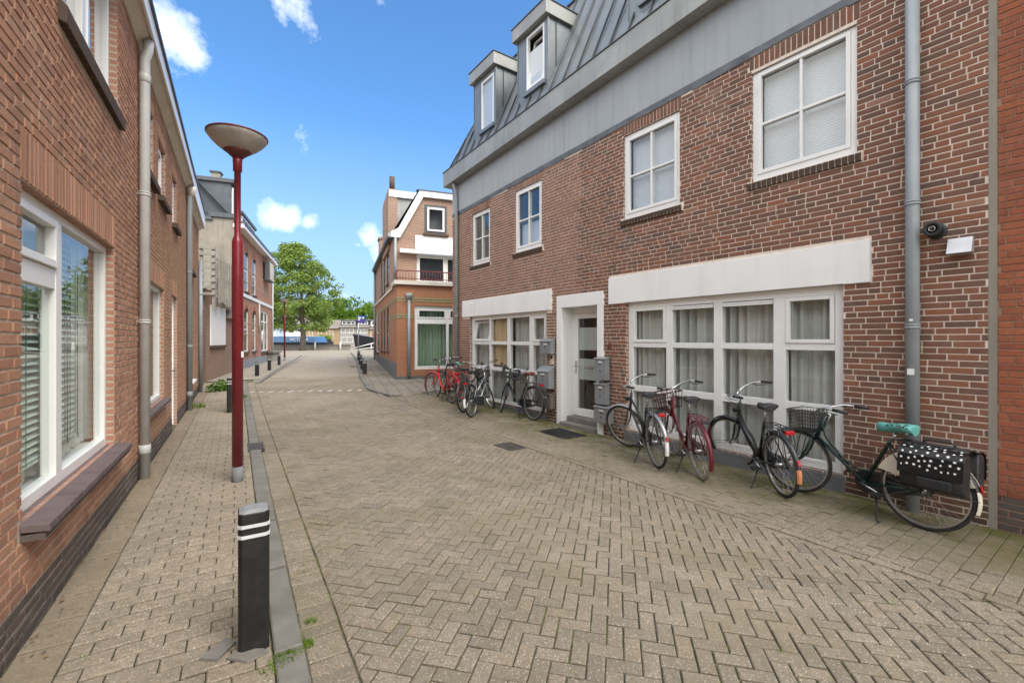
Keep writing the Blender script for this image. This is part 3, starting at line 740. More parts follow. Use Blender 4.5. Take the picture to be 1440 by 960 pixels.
    dormer(5.93, 7.0, 6.93, 8.56, 6.22, 6.86, 7.24, 8.5, False)
    # upper windows with rowlock sills
    for i, w in enumerate(W):
        f = window(h, w, .03 if i else .05, .065, cols=[((w[0]+w[1])/2-.016, (w[0]+w[1])/2+.016)], rows=[((w[2]+w[3])/2-.016, (w[2]+w[3])/2+.016)], glass='glassup', depth=.08, sashes=[], bottom=.085)
        # inner casement frame
        c = MB(); a, b, z0, z1 = w[0]+.066, w[1]-.066, w[2]+.086, w[3]-.066; y = (.03 if i else .05)-.012
        c.box(a, a+.045, y, y+.05, z0, z1); c.box(b-.045, b, y, y+.05, z0, z1); c.box(a+.045, b-.045, y, y+.05, z1-.045, z1); c.box(a+.045, b-.045, y, y+.05, z0, z0+.05)
        c.build('casement', MAT['white'], f, bevel=.004)
        s = MB(); n = round((w[1]-w[0]+.1)/.062); st = (w[1]-w[0]+.1)/n
        for k in range(n):
            xx = w[0]-.05+k*st; s.hexa([(xx+.005, -.035, w[2]-.105), (xx+st-.005, -.035, w[2]-.105), (xx+st-.005, .03, w[2]-.105), (xx+.005, .03, w[2]-.105), (xx+.005, -.045, w[2]-.02), (xx+st-.005, -.045, w[2]-.02), (xx+st-.005, .03, w[2]-.004), (xx+.005, .03, w[2]-.004)])
        s.build('sill', MAT['darksill'] if i != 1 else MAT['darksill'], f, bevel=.004)
        m = MB(); m.box(w[0]-.05, w[1]+.05, -.028, .03, w[2]-.1, w[2]-.012); m.build('sill_mortar', MAT['mortarR'], f)
        # pleated blind behind
        bl = MB(); z = w[2]+.1; top = w[3]-.06 if i != 1 else w[2]+.62
        if i == 0: continue
        while z < top:
            bl.poly([(w[0]+.08, .16, z), (w[1]-.08, .16, z), (w[1]-.08, .1555, z+.016), (w[0]+.08, .1555, z+.016)]); bl.poly([(w[0]+.08, .1555, z+.016), (w[1]-.08, .1555, z+.016), (w[1]-.08, .16, z+.032), (w[0]+.08, .16, z+.032)]); z += .032
        bl.build('pleated_blind', MAT['blind'], f)
    # ground floor windows
    rows = [(.79, .885), (1.52, 1.60)]
    f1 = window(h, (5.962, 9.062, .13, 2.265), .065, .10, cols=[(6.706, 6.822), (7.493, 7.619), (8.293, 8.437)], rows=rows, depth=.09, sashes=[(0, 2), (3, 2)], bottom=.095)
    v = MB()
    for a, b in ((6.83, 7.487), (7.627, 8.287)):
        v.box(a, b, .045, .075, 2.10, 2.125); v.box(a, b, .04, .075, 2.128, 2.15)
    v.build('ventilation_strip', MAT['white'], f1)
    rows2 = [(.88, .965), (1.52, 1.60)]
    f2 = window(h, (.642, 3.853, .105, 2.25), .065, .10, cols=[(1.508, 1.578), (2.306, 2.425), (3.175, 3.306)], rows=rows2, depth=.09, sashes=[(3, 2)], bottom=.075, skip=[(0, 2)])
    q = MB(); a, b, c, e = .75, 1.50, 1.61, 2.14; q.M = Matrix.Translation((0, .06, c)) @ Matrix.Rotation(R(-12), 4, 'X') @ Matrix.Translation((0, -.06, -c))
    q.box(a, a+.05, .05, .1, c, e); q.box(b-.05, b, .05, .1, c, e); q.box(a+.05, b-.05, .05, .1, c, c+.05); q.box(a+.05, b-.05, .05, .1, e-.05, e); q.build('sash', MAT['white'], f2, bevel=.004)
    q2 = MB(); q2.M = q.M; q2.poly([(a+.04, .075, c+.04), (b-.04, .075, c+.04), (b-.04, .075, e-.04), (a+.04, .075, e-.04)]); q2.build('pane', MAT['glass'], f2)
    
    for q in ((5.94, 9.085, -.03, .17, -.15, .118), (.62, 3.87, -.03, .17, -.1, .098)): pb = MB(); pb.box(*q); pb.build('stone_plinth', MAT['slate'], h, bevel=.006)
    # lintels and door surround
    l = MB(); l.prism([(5.59, 2.262), (5.955, 2.262), (5.955, 2.268), (9.069, 2.268), (9.069, 2.262), (9.31, 2.262), (9.31, 2.715), (5.59, 2.715)], -.028, .16); l.build('lintel', MAT['whitewash'], h, bevel=.006)
    l = MB(); l.box(.247, 4.022, -.028, .16, 2.25, 2.678); l.build('lintel', MAT['whitewash'], h, bevel=.006)
    l = MB(); l.box(4.203, 4.352, -.03, .30, -.12, 2.27); l.box(5.318, 5.457, -.03, .30, -.12, 2.27); l.box(4.203, 5.457, -.03, .30, 2.272, 2.515); l.build('door_surround', MAT['whitewash'], h, bevel=.006)
    st = MB(); st.box(4.354, 5.316, -.09, .34, -.12, .035); st.box(4.37, 5.30, .10, .4, .035, .13); st.build('door_step', MAT['step'], h, bevel=.01)
    d = MB(); y = .27; d.box(4.354, 4.42, y, y+.06, .13, 2.268); d.box(5.25, 5.316, y, y+.06, .13, 2.268); d.box(4.42, 5.25, y, y+.06, 2.16, 2.268)
    d.box(4.422, 4.52, y-.012, y+.04, .14, 2.157); d.box(5.15, 5.248, y-.012, y+.04, .14, 2.157); d.box(4.52, 5.15, y-.012, y+.04, 2.06, 2.157); d.box(4.52, 5.15, y-.012, y+.04, .14, .29)
    do = d.build('door', MAT['white'], h, bevel=.004)
    g = MB(); g.poly([(4.51, y+.01, .28), (5.16, y+.01, .28), (5.16, y+.01, 2.07), (4.51, y+.01, 2.07)]); g.build('pane', MAT['glass'], do)
    fr = MB(); fr.box(4.52, 5.15, y+.012, y+.014, 1.44, 1.88); fr.box(4.52, 5.15, y+.012, y+.014, .86, 1.27); fr.build('frosted_film', MAT['frost'], do)
    hw = MB(); hw.box(4.24, 5.55, .95, 1.0, .03, 2.44); hw.build('hall_wall', MAT['hall'], h)
    hd = MB(); hd.box(4.45, 4.49, y-.022, y-.011, .98, 1.22); hd.tube([(4.47, y-.02, 1.12), (4.47, y-.06, 1.12), (4.58, y-.06, 1.12)], .009, 8); hd.lathe([(.0, -.012), (.012, -.012), (.012, 0)], 10, 0, (4.47, y-.02, 1.03), 'y'); hd.build('handle', MAT['chrome'], do)
    lb = MB(); lb.box(4.67, 4.93, y-.006, y+.008, 1.09, 1.13); lb.build('letter_slot', MAT['alu'], do)
    text(h, '8', .16, Matrix.Translation((5.60, -.012, 1.52)) @ FACE, MAT['brickN'], 'house_number')
    # pipes, flue, vent
    pipe(h, .0, -.07, .03, 5.5, .045, 'pvc', (.9, 2.3, 3.7, 5.0), top=[(.0, -.09, 5.72), (.0, -.15, 5.9), (.0, -.155, 5.98)])
    pp = pipe(h, 9.672, -.085, -.07, 5.9, .056, 'pvc', (1.78, 3.0, 4.2, 5.4), collars=(.35,))
    s = MB(); s.box(9.645, 9.70, -.145, -.141, 1.30, 1.36); s.box(9.66, 9.69, -.1442, -.141, 1.83, 1.85); s.build('sticker', MAT['white'], pp)
    fl = MB(); fl.lathe([(.05, .0), (.05, -.14), (.066, -.14), (.069, -.15), (.069, -.175), (.064, -.18), (.04, -.18), (.037, -.08)], 24, 0, (9.835, 0, 2.70), 'y'); fl.lathe([(.078, 0), (.078, -.012), (.05, -.014)], 24, 0, (9.835, 0, 2.70), 'y')
    fo = fl.build('flue_pipe', MAT['blackmat'], h); i = MB(); i.lathe([(.024, -.06), (.024, -.19), (.021, -.19), (.021, -.06)], 16, 0, (9.835, 0, 2.70), 'y'); i.build('inner_tube', MAT['alu'], fo)
    v = MB(); v.hexa([(9.92, -.13, 2.45), (10.09, -.13, 2.45), (10.09, 0, 2.45), (9.92, 0, 2.45), (9.92, -.06, 2.60), (10.09, -.06, 2.60), (10.09, 0, 2.60), (9.92, 0, 2.60)], 0); v.build('vent_hood', MAT['hood'], h, bevel=.004)
    # curtains
    k = 0
    for (a, b, mat, lab) in ((5.75, 6.60, 'curtain', 'pale sheer curtain drawn aside at door end of the wide window'), (6.68, 9.03, 'curtain', 'long pale sheer curtain across the wide window behind the four near bikes')):
        curtain(M, a, b, .2, 2.24, .215+.03*k, lab, mat, 11+k, group='sheer curtains'); k += 1
    curtain(M, 8.55, 9.03, .2, 2.24, .30, 'narrow sheer curtain end beside the brick pier with blue grey drainpipe', 'curtain', 15, group='sheer curtains')
    curtain(M, 1.30, 2.32, 1.02, 2.22, .20, 'warm beige curtain in second bay from the tilted open pane', 'curtainw', 41, group='sheer curtains')
    curtain(M, .12, 2.10, .15, 2.22, .30, 'sheer grey curtain behind the tilted open pane and the bays with silver bike', 'curtain', 42, group='sheer curtains')
    curtain(M, 2.28, 3.84, .15, 2.22, .29, 'sheer grey curtain behind the crate bike beside the letterboxes', 'curtain', 43, group='sheer curtains')
    return h

def neighbour():
    x = dR; o = OR+dR*10.18
    h = empty('brick_house', (o.x, o.y, 0), math.atan2(x.y, x.x), label='orange red brick house with dark base at far right beyond mortar strip', cat='building')
    w = MB(); holed_plane(w, .055, 4.5, -.15, 5.9, [], 0); brick_wall(w, .06, 4.5, .25, 5.9, [], 77, phead=.35, j=.008)
    w.box(.0, .055, -.004, .05, -.12, 5.9, 2); brick_wall(w, .06, 4.5, -.11, .25, [], 78, mi=3, phead=.35)
    w.box(4.5, 4.6, 0, 9, -.2, 6.2, 2)
    w.build('wall', [MAT['mortarN'], MAT['brickN'], MAT['render'], MAT['slatebase']], h)
    return h

# ------------------------------------------------------------------ the terrace on the left (facade L)
def house_L(name, s0, s1, label, wins, door=None, seed=1, brick='brickL', upz=3.88, eave=True, geom=True, piper=None, fas=.30, roofcut=False, zb=5.12):
    o = OL+dL*s0; h = empty(name, (o.x, o.y, 0), math.atan2(dL.y, dL.x), label=label, cat='building', group='terraced houses')
    M = frameM(o, dL); rng = random.Random(seed); L = s1-s0
    W = [(w[0]-s0, w[1]-s0, w[2], w[3]) for w in wins]; holes = list(W); bh = list(W)
    if door: D = (door[0]-s0, door[1]-s0, -.05, door[2]); holes.append(D); bh.append(D)
    wall = MB(); holed_plane(wall, 0, L, -.15, zb+.05, holes, 0)
    for w in holes:
        zt = w[3]; bh.append((w[0]-.02, w[1]+.02, zt, zt+(.30 if zt < 3 else .2)))
        soldiers(wall, w[0]-.02, w[1]+.02, zt+.006, zt+(.29 if zt < 3 else .19), rng, 1, w=.06, proud=.006); reveal(wall, w, .12, 2)
        if w[2] > .3: bh.append((w[0]-.06, w[1]+.08, w[2]-(.24 if w[2] > 3.9 else .11), w[2]))
    brick_wall(wall, 0, L, .25, zb+.05, bh, seed, phead=.22, j=.0115); brick_wall(wall, 0, L, -.0625, .25, bh, seed+1, mi=3, phead=.2, j=.011)
    wall.poly([(0, 0, -.2), (0, 0, zb), (0, 8, zb), (0, 8, -.2)], 4); wall.poly([(L, 0, -.2), (L, 8, -.2), (L, 8, zb), (L, 0, zb)], 4); wall.poly([(0, 8, -.2), (0, 8, zb), (L, 8, zb), (L, 8, -.2)], 4)
    wall.build('wall', [MAT['mortarL'], MAT[brick], MAT['revealL'], MAT['slatebase'], MAT['render']], h)
    fl = MB(); fl.box(.02, L-.02, .3, 7.9, 2.65, 3.2); fl.box(.02, L-.02, .2, 7.9, zb-.1, zb); fl.box(.02, L-.02, .2, 7.9, -.2, .02); fl.box(.02, L-.02, 2.6, 2.7, .02, zb-.1); fl.build('floor_slab', MAT['room'], h)
    # eave: coving, fascia and tiled roof
    e = MB(); yo = -.14
    e.hexa([(0, -.01, zb), (L, -.01, zb), (L, .1, zb), (0, .1, zb), (0, yo, zb+.10), (L, yo, zb+.10), (L, .1, zb+.14), (0, .1, zb+.14)], 0)
    e.box(0, L, yo-.025, yo, zb+.07, zb+fas-.02, 1); e.box(0, L, yo-.05, yo+.12, zb+fas-.02, zb+fas+.03, 2); e.box(0, L, yo, .1, zb+.141, zb+fas-.021, 0)
    e.build('eave', [MAT['cream'], MAT['white'], MAT['anthracite']], h)
    r = MB(); za = zb+fas+.03; r.poly([(0, yo+.05, za), (L, yo+.05, za), (L, 4, za+2.1), (0, 4, za+2.1)], 0); r.poly([(0, 4, za+2.1), (L, 4, za+2.1), (L, 8, za), (0, 8, za)], 0)
    r.poly([(0, .1, za), (0, 4, za+2.1), (0, 8, za)], 0); r.poly([(L, .1, za), (L, 8, za), (L, 4, za+2.1)], 0); r.build('roof', MAT['roofgrey'], h)
    return h, M, W

def sill_tiles(par, w, z, y, x0, x1, mat='sillbrick', wdt=.1, th=.045, slope=.02):
    s = MB(); n = max(1, round((x1-x0)/wdt)); st = (x1-x0)/n
    for k in range(n):
        a = x0+k*st+.002; b = x0+(k+1)*st-.002
        s.hexa([(a, y, z-th-slope), (b, y, z-th-slope), (b, .075, z-th), (a, .075, z-th), (a, y, z-slope), (b, y, z-slope), (b, .075, z), (a, .075, z)])
    return s.build('sill', MAT[mat], par, bevel=.005)

def terrace():
    # near house
    w1 = (2.82, 4.965, .655, 2.515); wu = (3.45, 5.10, 3.95, 5.08); wb = (-1.2, .9, .655, 2.5)
    h, M, W = house_L('terraced_house', -2.2, 6.30, 'near terraced brick house with white framed street window and dark sill tiles', [w1, wu, wb], seed=101, brick='brickL')
    a, b, z0, z1 = W[0]; m0 = 3.60+2.2
    f = window(h, W[0], .055, .06, cols=[(m0, m0+.115)], rows=[], depth=.08, bottom=.075, glass='glassL')
    t = MB(); t.box(a+.06, m0, .06, .13, 1.99, 2.125); t.build('transom', MAT['white'], f, bevel=.004)
    c = MB(); x0, x1, zz0, zz1 = a+.065, m0-.005, 2.13, z1-.065
    c.box(x0, x0+.05, .04, .1, zz0, zz1); c.box(x1-.05, x1, .04, .1, zz0, zz1); c.box(x0+.05, x1-.05, .04, .1, zz1-.05, zz1); c.box(x0+.05, x1-.05, .04, .1, zz0, zz0+.05); c.build('sash', MAT['white'], f, bevel=.004)
    sill_tiles(f, W[0], .66, -.12, a-.02, b+.09, 'sillbrick', .105)
    mb = MB(); mb.box(a-.01, b+.12, -.10, .06, .555, .592); mb.build('sill_bed', MAT['slatebase'], f)
    # venetian blind on the left half and far edge
    def venetian(x0, x1, zb, zt, y, label, tilt=.006):
        v = MB(); z = zb
        while z < zt:
            v.poly([(x0, y, z), (x1, y, z), (x1, y+.026, z+tilt), (x0, y+.026, z+tilt)]); v.poly([(x0, y+.026, z+tilt-.002), (x1, y+.026, z+tilt-.002), (x1, y, z-.002), (x0, y, z-.002)]); z += .048
        v.box(x0, x1, y-.003, y+.03, zb-.03, zb-.012)
        for xx in (x0+.12, (x0+x1)/2, x1-.12): v.box(xx-.003, xx+.003, y-.004, y-.001, zb-.02, zt, 1); v.box(xx-.003, xx+.003, y+.028, y+.031, zb-.02, zt, 1)
        for xx in (x0+.14, x1-.1): v.tube([(xx, y-.012, zt), (xx, y-.012, zb-.03), (xx+.02, y-.012, zb-.07)], .004, 5, 1)
        o = v.build('venetian_blind', [MAT['slat'], MAT['anthracite']]); o.matrix_world = M; return tag(o, label, 'blind', 'venetian blinds')
    venetian(a-.04, m0+.42, .86, 1.99, .145, 'pale green venetian blind lowered behind the left pane of near street window', .02)
    venetian(m0+.45, m0+.95, .90, 2.42, .15, 'venetian blind behind the tall right pane of near street window', .03)
    curtain(M, a+.02, b+.5, .72, 2.48, .24, 'white net curtain behind the venetian blinds of near street window', 'curtain', 71)
    bd = MB(); bd.box(a, b, .16, .5, .66, .70); bd.build('window_board', MAT['white'], f)
    f = window(h, W[1], .06, .06, cols=[((W[1][0]+W[1][1])/2-.05, (W[1][0]+W[1][1])/2+.05)], depth=.08, sashes=[(0, 0), (1, 0)], glass='glassup')
    rng = random.Random(8)
    s = MB(); n = 28; st = (W[1][1]-W[1][0]+.16)/n
    for k in range(n):
        x = W[1][0]-.07+k*st; s.hexa([(x+.004, -.05, 3.715), (x+st-.004, -.05, 3.715), (x+st-.004, .06, 3.74), (x+.004, .06, 3.74), (x+.004, -.055, 3.825), (x+st-.004, -.055, 3.825), (x+st-.004, .06, 3.95), (x+.004, .06, 3.95)])
    s.build('sill', MAT['darksill'], f, bevel=.005)
    window(h, W[2], .055, .06, depth=.08)
    pipe(h, 6.12+2.2, -.07, .0, 4.85, .052, 'pvcL', (1.86, 3.36), top=[(8.32, -.07, 4.95), (8.32, -.10, 5.05), (8.32, -.105, 5.17)], collars=(.36, 4.72))
    # second house
    wl = (6.55, 8.35, .72, 2.44); ws = [(6.5, 7.28, 3.80, 4.72), (7.72, 8.5, 3.80, 4.66), (9.42, 10.1, 3.76, 4.66)]
    h, M, W = house_L('terraced_house', 6.305, 12.1, 'terraced brick house between two drainpipes with narrow white door', [wl]+ws, door=(9.35, 10.2, 2.45), seed=131, brick='brickL2')
    f = window(h, W[0], .05, .06, cols=[(W[0][0]+.55, W[0][0]+.62)], rows=[], depth=.08, glass='glassL'); t = MB(); t.box(W[0][0]+.06, W[0][0]+.55, .055, .12, 1.75, 1.83); t.build('transom', MAT['white'], f)
    sill_tiles(f, W[0], .725, -.09, W[0][0]-.02, W[0][1]+.08, 'sillbrick', .105)
    for i in (1, 2, 3):
        f = window(h, W[i], .05, .055, depth=.08, sashes=[(0, 0)], glass='glassup'); sill_tiles(f, W[i], W[i][2]+.004, -.08, W[i][0]-.04, W[i][1]+.08, 'darksill', .065, .09)
        bl = MB(); bl.box(W[i][0]+.05, W[i][1]-.05, .18, .19, W[i][2]+.05, W[i][3]-.05); bl.build('roller_blind', MAT['blind'], f)
    d = MB(); x0, x1 = 9.35-6.305, 10.2-6.305; d.box(x0, x0+.06, .05, .12, .0, 2.45); d.box(x1-.06, x1, .05, .12, 0, 2.45); d.box(x0+.06, x1-.06, .05, .12, 2.38, 2.45); d.box(x0+.062, x1-.062, .075, .115, .02, 2.378); do = d.build('door', MAT['white'], h, bevel=.004)
    k = MB(); k.tube([(x1-.13, .07, 1.05), (x1-.13, .02, 1.05), (x1-.25, .02, 1.05)], .01, 8); k.build('handle', MAT['blackmat'], do)
    curtain(M, W[0][0]+.1, W[0][0]+.5, .75, 2.4, .3, 'white net curtain in the window past the near drainpipe', 'curtain', 91)
    pipe(h, 5.68, -.07, .0, 4.9, .055, 'pvc', (1.5, 3.2), top=[(5.68, -.10, 5.0), (5.68, -.11, 5.17)], collars=(.4,))
    hp = MB(); hp.lathe([(.05, 4.93), (.09, 5.05), (.1, 5.16)], 14, 0, (5.68, -.1, 0)); hp.build('hopper', MAT['cream'], h)
    # third house, lower fascia that stands higher
    wl = (12.75, 13.65, .62, 2.36); wu2 = (12.9, 13.9, 3.4, 4.55)
    h, M, W = house_L('terraced_house', 12.105, 15.9, 'short terraced brick house at the end of the row with deep white fascia', [wl, wu2], seed=151, brick='brickL2', fas=.5, zb=4.95)
    f = window(h, W[0], .05, .06, rows=[(1.85, 1.92)], depth=.08, glass='glassL'); sill_tiles(f, W[0], .625, -.10, W[0][0]-.05, W[0][1]+.1, 'white', .5)
    f = window(h, W[1], .05, .06, cols=[(1.27, 1.33)], depth=.08, glass='glassL', frame='wood'); sill_tiles(f, W[1], 3.404, -.08, W[1][0]-.04, W[1][1]+.08, 'darksill', .065, .09)
    pipe(h, 3.55, -.07, .05, 4.0, .05, 'pvc', (1.5, 3.0))

# ------------------------------------------------------------------ further houses on the left
def far_left():
    M = frameM(A4, dF); rz = math.atan2(dF.y, dF.x)
    M0 = MAT
    M0['brickA'] = bricktex('annex brick', (.235,.115,.08), (.28,.14,.098), (.34,.27,.2)); M0['brickAshade'] = bricktex('shaded annex brick', (.125,.062,.046), (.15,.075,.055), (.2,.16,.12))
    M0['signface'] = simple('weathered sign face', (.62,.54,.40), .6, var=.2, scale=2, dirt=((.3,.2,.12), .7)); M0['bandF'] = simple('pale band brick', (.46,.36,.25), .8); M0['brickF'] = bricktex('orange house brick', (.37,.155,.088), (.42,.185,.105), (.40,.27,.19), mo=.008)
    h = empty('brick_annex', (A4.x, A4.y, 0), rz, label='low brick annex carrying a blank white board and wooden slat screens', cat='building')
    b = MB(); b.box(.0, 4.85, 0, 6, -.1, 3.5, 0); b.box(-.05, -.003, .0, 3, -.1, 3.5, 1); b.build('wall', [MAT['brickA'], MAT['brickAshade']], h)  # end face wears a darker copy of the brick: its shade put into colour
    p = MB(); p.box(.55, 2.75, -.05, -.004, 1.42, 2.95, 0); p.box(.5, 2.8, -.09, -.004, 1.34, 1.418, 1); p.build('white_board', [MAT['white'], MAT['darksill']], h)
    g = MB()
    for k in range(9): x = .35+k*.3; g.box(x, x+.09, -.36, -.32, 3.0+.06*math.sin(k), 4.95-k*.035)
    for k in range(8): z = 3.25+k*.235; g.box(-.20, -.16, -.34, .9, z, z+.09)
    for z in (3.2, 3.9, 4.6): g.box(.25, 3.0, -.315, -.26, z, z+.09)
    for y in (-.28, .1, .5): g.box(-.155, -.07, y-.05, y+.05, 2.7, 5.0)
    for x in (.9, 1.9, 2.85): g.box(x-.06, x+.06, -.255, .05, 2.9, 4.8)
    g.build('slat_screen', MAT['wood'], h)
    pv = MB(); pv.lathe([(.07, .0), (.09, -.3), (.1, -.32)], 12, 0, (3.3, -.02, 3.35), 'y'); pv.build('vent_spout', MAT['alu'], h)
    bd = MB(); bd.box(3.0, 4.85, -.13, -.003, 2.55, 3.5); bd.build('roof_edge', MAT['wood'], h)
    # house with the rendered gable
    o = A4+dF*4.87
    h = empty('brick_house', (o.x, o.y, 0), rz, label='orange brick corner house with grey rendered gable, arched windows and white band', cat='building')
    w = MB(); L = 11.4; Wd = [(1.9, 2.9, 1.0, 3.3), (4.1, 5.1, 1.0, 3.3), (1.9, 2.9, 4.1, 6.2), (4.1, 5.1, 4.1, 6.2)]; shop = (7.0, 9.6, .9, 3.4)
    holed_plane(w, 0, L, -.1, 6.85, Wd+[shop], 0)
    for q in Wd+[shop]: reveal(w, q, .10, 0)
    w.poly([(L, 0, -.1), (L, 7, -.1), (L, 7, 6.8), (L, 0, 6.8)], 0); w.poly([(0, 7, 0), (L, 7, 0), (L, 7, 6.8), (0, 7, 6.8)], 0)
    w.build('wall', MAT['brickF'], h)
    gb = MB()
    gb.poly([(-.006, 0, -.1), (-.006, 7, -.1), (-.006, 7, 6.9), (-.006, 4.9, 9.9), (-.006, 2.6, 9.9), (-.006, 1.25, 7.4), (-.006, 0, 7.3)][::-1], 0); gb.build('rendered_gable', MAT['render'], h)
    for (a, b_, c, d) in Wd:
        f = window(h, (a, b_, c, d), .02, .07, rows=[((c+d)/2-.03, (c+d)/2+.03)], depth=.06, glass='glassfar', glassy=.02)
        ar = MB(); pts = [(a-.06, d-.22)]+[((a+b_)/2+.49*math.cos(t), d-.18+.36*math.sin(t)) for t in [PI-PI*k/10 for k in range(11)]]+[(b_+.06, d-.22)]
        inn = [((a+b_)/2+.40*math.cos(t), d-.22+.22*math.sin(t)) for t in [PI*k/10 for k in range(11)]]
        ar.prism(pts+inn, -.02, .018); ar.build('arch', MAT['brickN'], f)
        sl = MB(); sl.box(a-.05, b_+.05, -.08, .1, c-.09, c); sl.build('sill', MAT['darksill'], f)
    f = window(h, shop, .03, .08, cols=[(8.3, 8.38)], rows=[(2.7, 2.78)], depth=.06, glass='glassfar'); sl = MB(); sl.box(6.9, 9.7, -.1, .1, .8, .9); sl.build('sill', MAT['darksill'], f)
    dc = MB(); dc.lathe([(.0, -.01), (.42, -.01), (.42, 0)], 24, 0, (7.65, .03, 1.8), 'y'); dc.build('window_disc', MAT['white'], f)
    bd = MB(); bd.box(0, L+.03, -.06, -.003, 3.78, 3.95, 0)
    for z in (1.9, 2.5, 4.6, 5.3): bd.box(0, L, -.010, -.003, z, z+.035, 1)
    bd.build('stone_band', [MAT['white'], MAT['bandF']], h)
    pl = MB(); pl.box(0, L+.02, -.04, -.003, -.1, .62); pl.build('plinth', MAT['plinthl'], h)
    cr = MB(); cr.box(-.05, L+.35, -.35, .1, 6.85, 7.02, 1); cr.box(-.05, L+.35, -.38, .1, 7.02, 7.16, 0); cr.build('cornice', [MAT['slateroof'], MAT['white']], h)
    rf = MB(); rf.poly([(0, 0, 7.16), (L, 0, 7.16), (L, 2.4, 9.8), (0, 2.4, 9.8)]); rf.poly([(0, 2.4, 9.8), (L, 2.4, 9.8), (L, 5, 9.8), (0, 5, 9.8)]); rf.poly([(0, 5, 9.8), (L, 5, 9.8), (L, 7, 6.9), (0, 7, 6.9)]); rf.poly([(L, 0, 7.16), (L, 7, 6.9), (L, 5, 9.8), (L, 2.4, 9.8)])
    rf.box(-.1, .35, -.02, 2.3, 7.25, 7.45); rf.hexa([(-.1, .9, 7.1), (.1, .9, 7.1), (.1, 1.2, 7.1), (-.1, 1.2, 7.1), (-.1, 2.4, 9.9), (.1, 2.4, 9.9), (.1, 2.8, 9.9), (-.1, 2.8, 9.9)]); rf.build('roof', MAT['slateroof'], h)
    dm = MB(); dm.box(.25, 1.7, .25, 2.6, 7.2, 8.95, 0); dm.box(.15, 1.8, .12, 2.7, 8.95, 9.12, 1); do = dm.build('dormer', [MAT['slateroof'], MAT['anthracite']], h); window(do, (.4, 1.55, 7.5, 8.8), .18, .08, cols=[(.95, 1.01)], depth=.06, glass='glassfar', nm='dormer_window')
    dm = MB(); dm.box(2.9, 6.8, .35, 2.6, 7.2, 8.2, 0); dm.box(2.8, 6.9, .22, 2.7, 8.2, 8.35, 1); do = dm.build('dormer', [MAT['slateroof'], MAT['anthracite']], h); window(do, (3.0, 6.7, 7.35, 8.15), .28, .08, cols=[(3.9, 3.98), (4.8, 4.88), (5.75, 5.83)], depth=.06, glass='glassfar', nm='dormer_window')
    ch = MB(); ch.box(2.0, 2.75, .9, 1.7, 7.2, 9.35, 0); ch.box(1.94, 2.81, .84, 1.76, 9.35, 9.45, 1); ch.box(2.2, 2.6, 1.1, 1.5, 9.45, 10.0, 2); ch.box(2.15, 2.65, 1.05, 1.55, 10.0, 10.07, 1); ch.build('chimney', [MAT['brickF'], MAT['anthracite'], MAT['render']], h)
    pipe(h, L-.1, -.07, .1, 6.8, .05, 'pvcL')
    pipe(h, 5.9, -.07, 2.0, 3.75, .04, 'pvcL')
    s = empty('hanging_sign', (o+dF*7.6)[:]+(.62,), rz, label='weathered box sign fixed high on the orange brick house', cat='sign')
    q = MB(); q.box(0, 1.8, -.38, -.1, 4.75, 5.95, 0); q.box(.06, 1.74, -.388, -.381, 4.81, 5.89, 1); q.build('sign_box', [MAT['anthracite'], MAT['signface']], s)
    q = MB(); q.box(.2, .3, -.1, -.0, 5.2, 5.3); q.box(1.5, 1.6, -.1, -.0, 5.2, 5.3); q.build('bracket', MAT['anthracite'], s)
    q = MB()
    for x, l in ((.3, .7), (1.3, .35)): q.tube([(x, -.38, 6.0), (x, -.6, 6.15), (x+.3, -.7, 6.12)], .02, 6)
    q.build('sign_lamp', MAT['alu'], s)

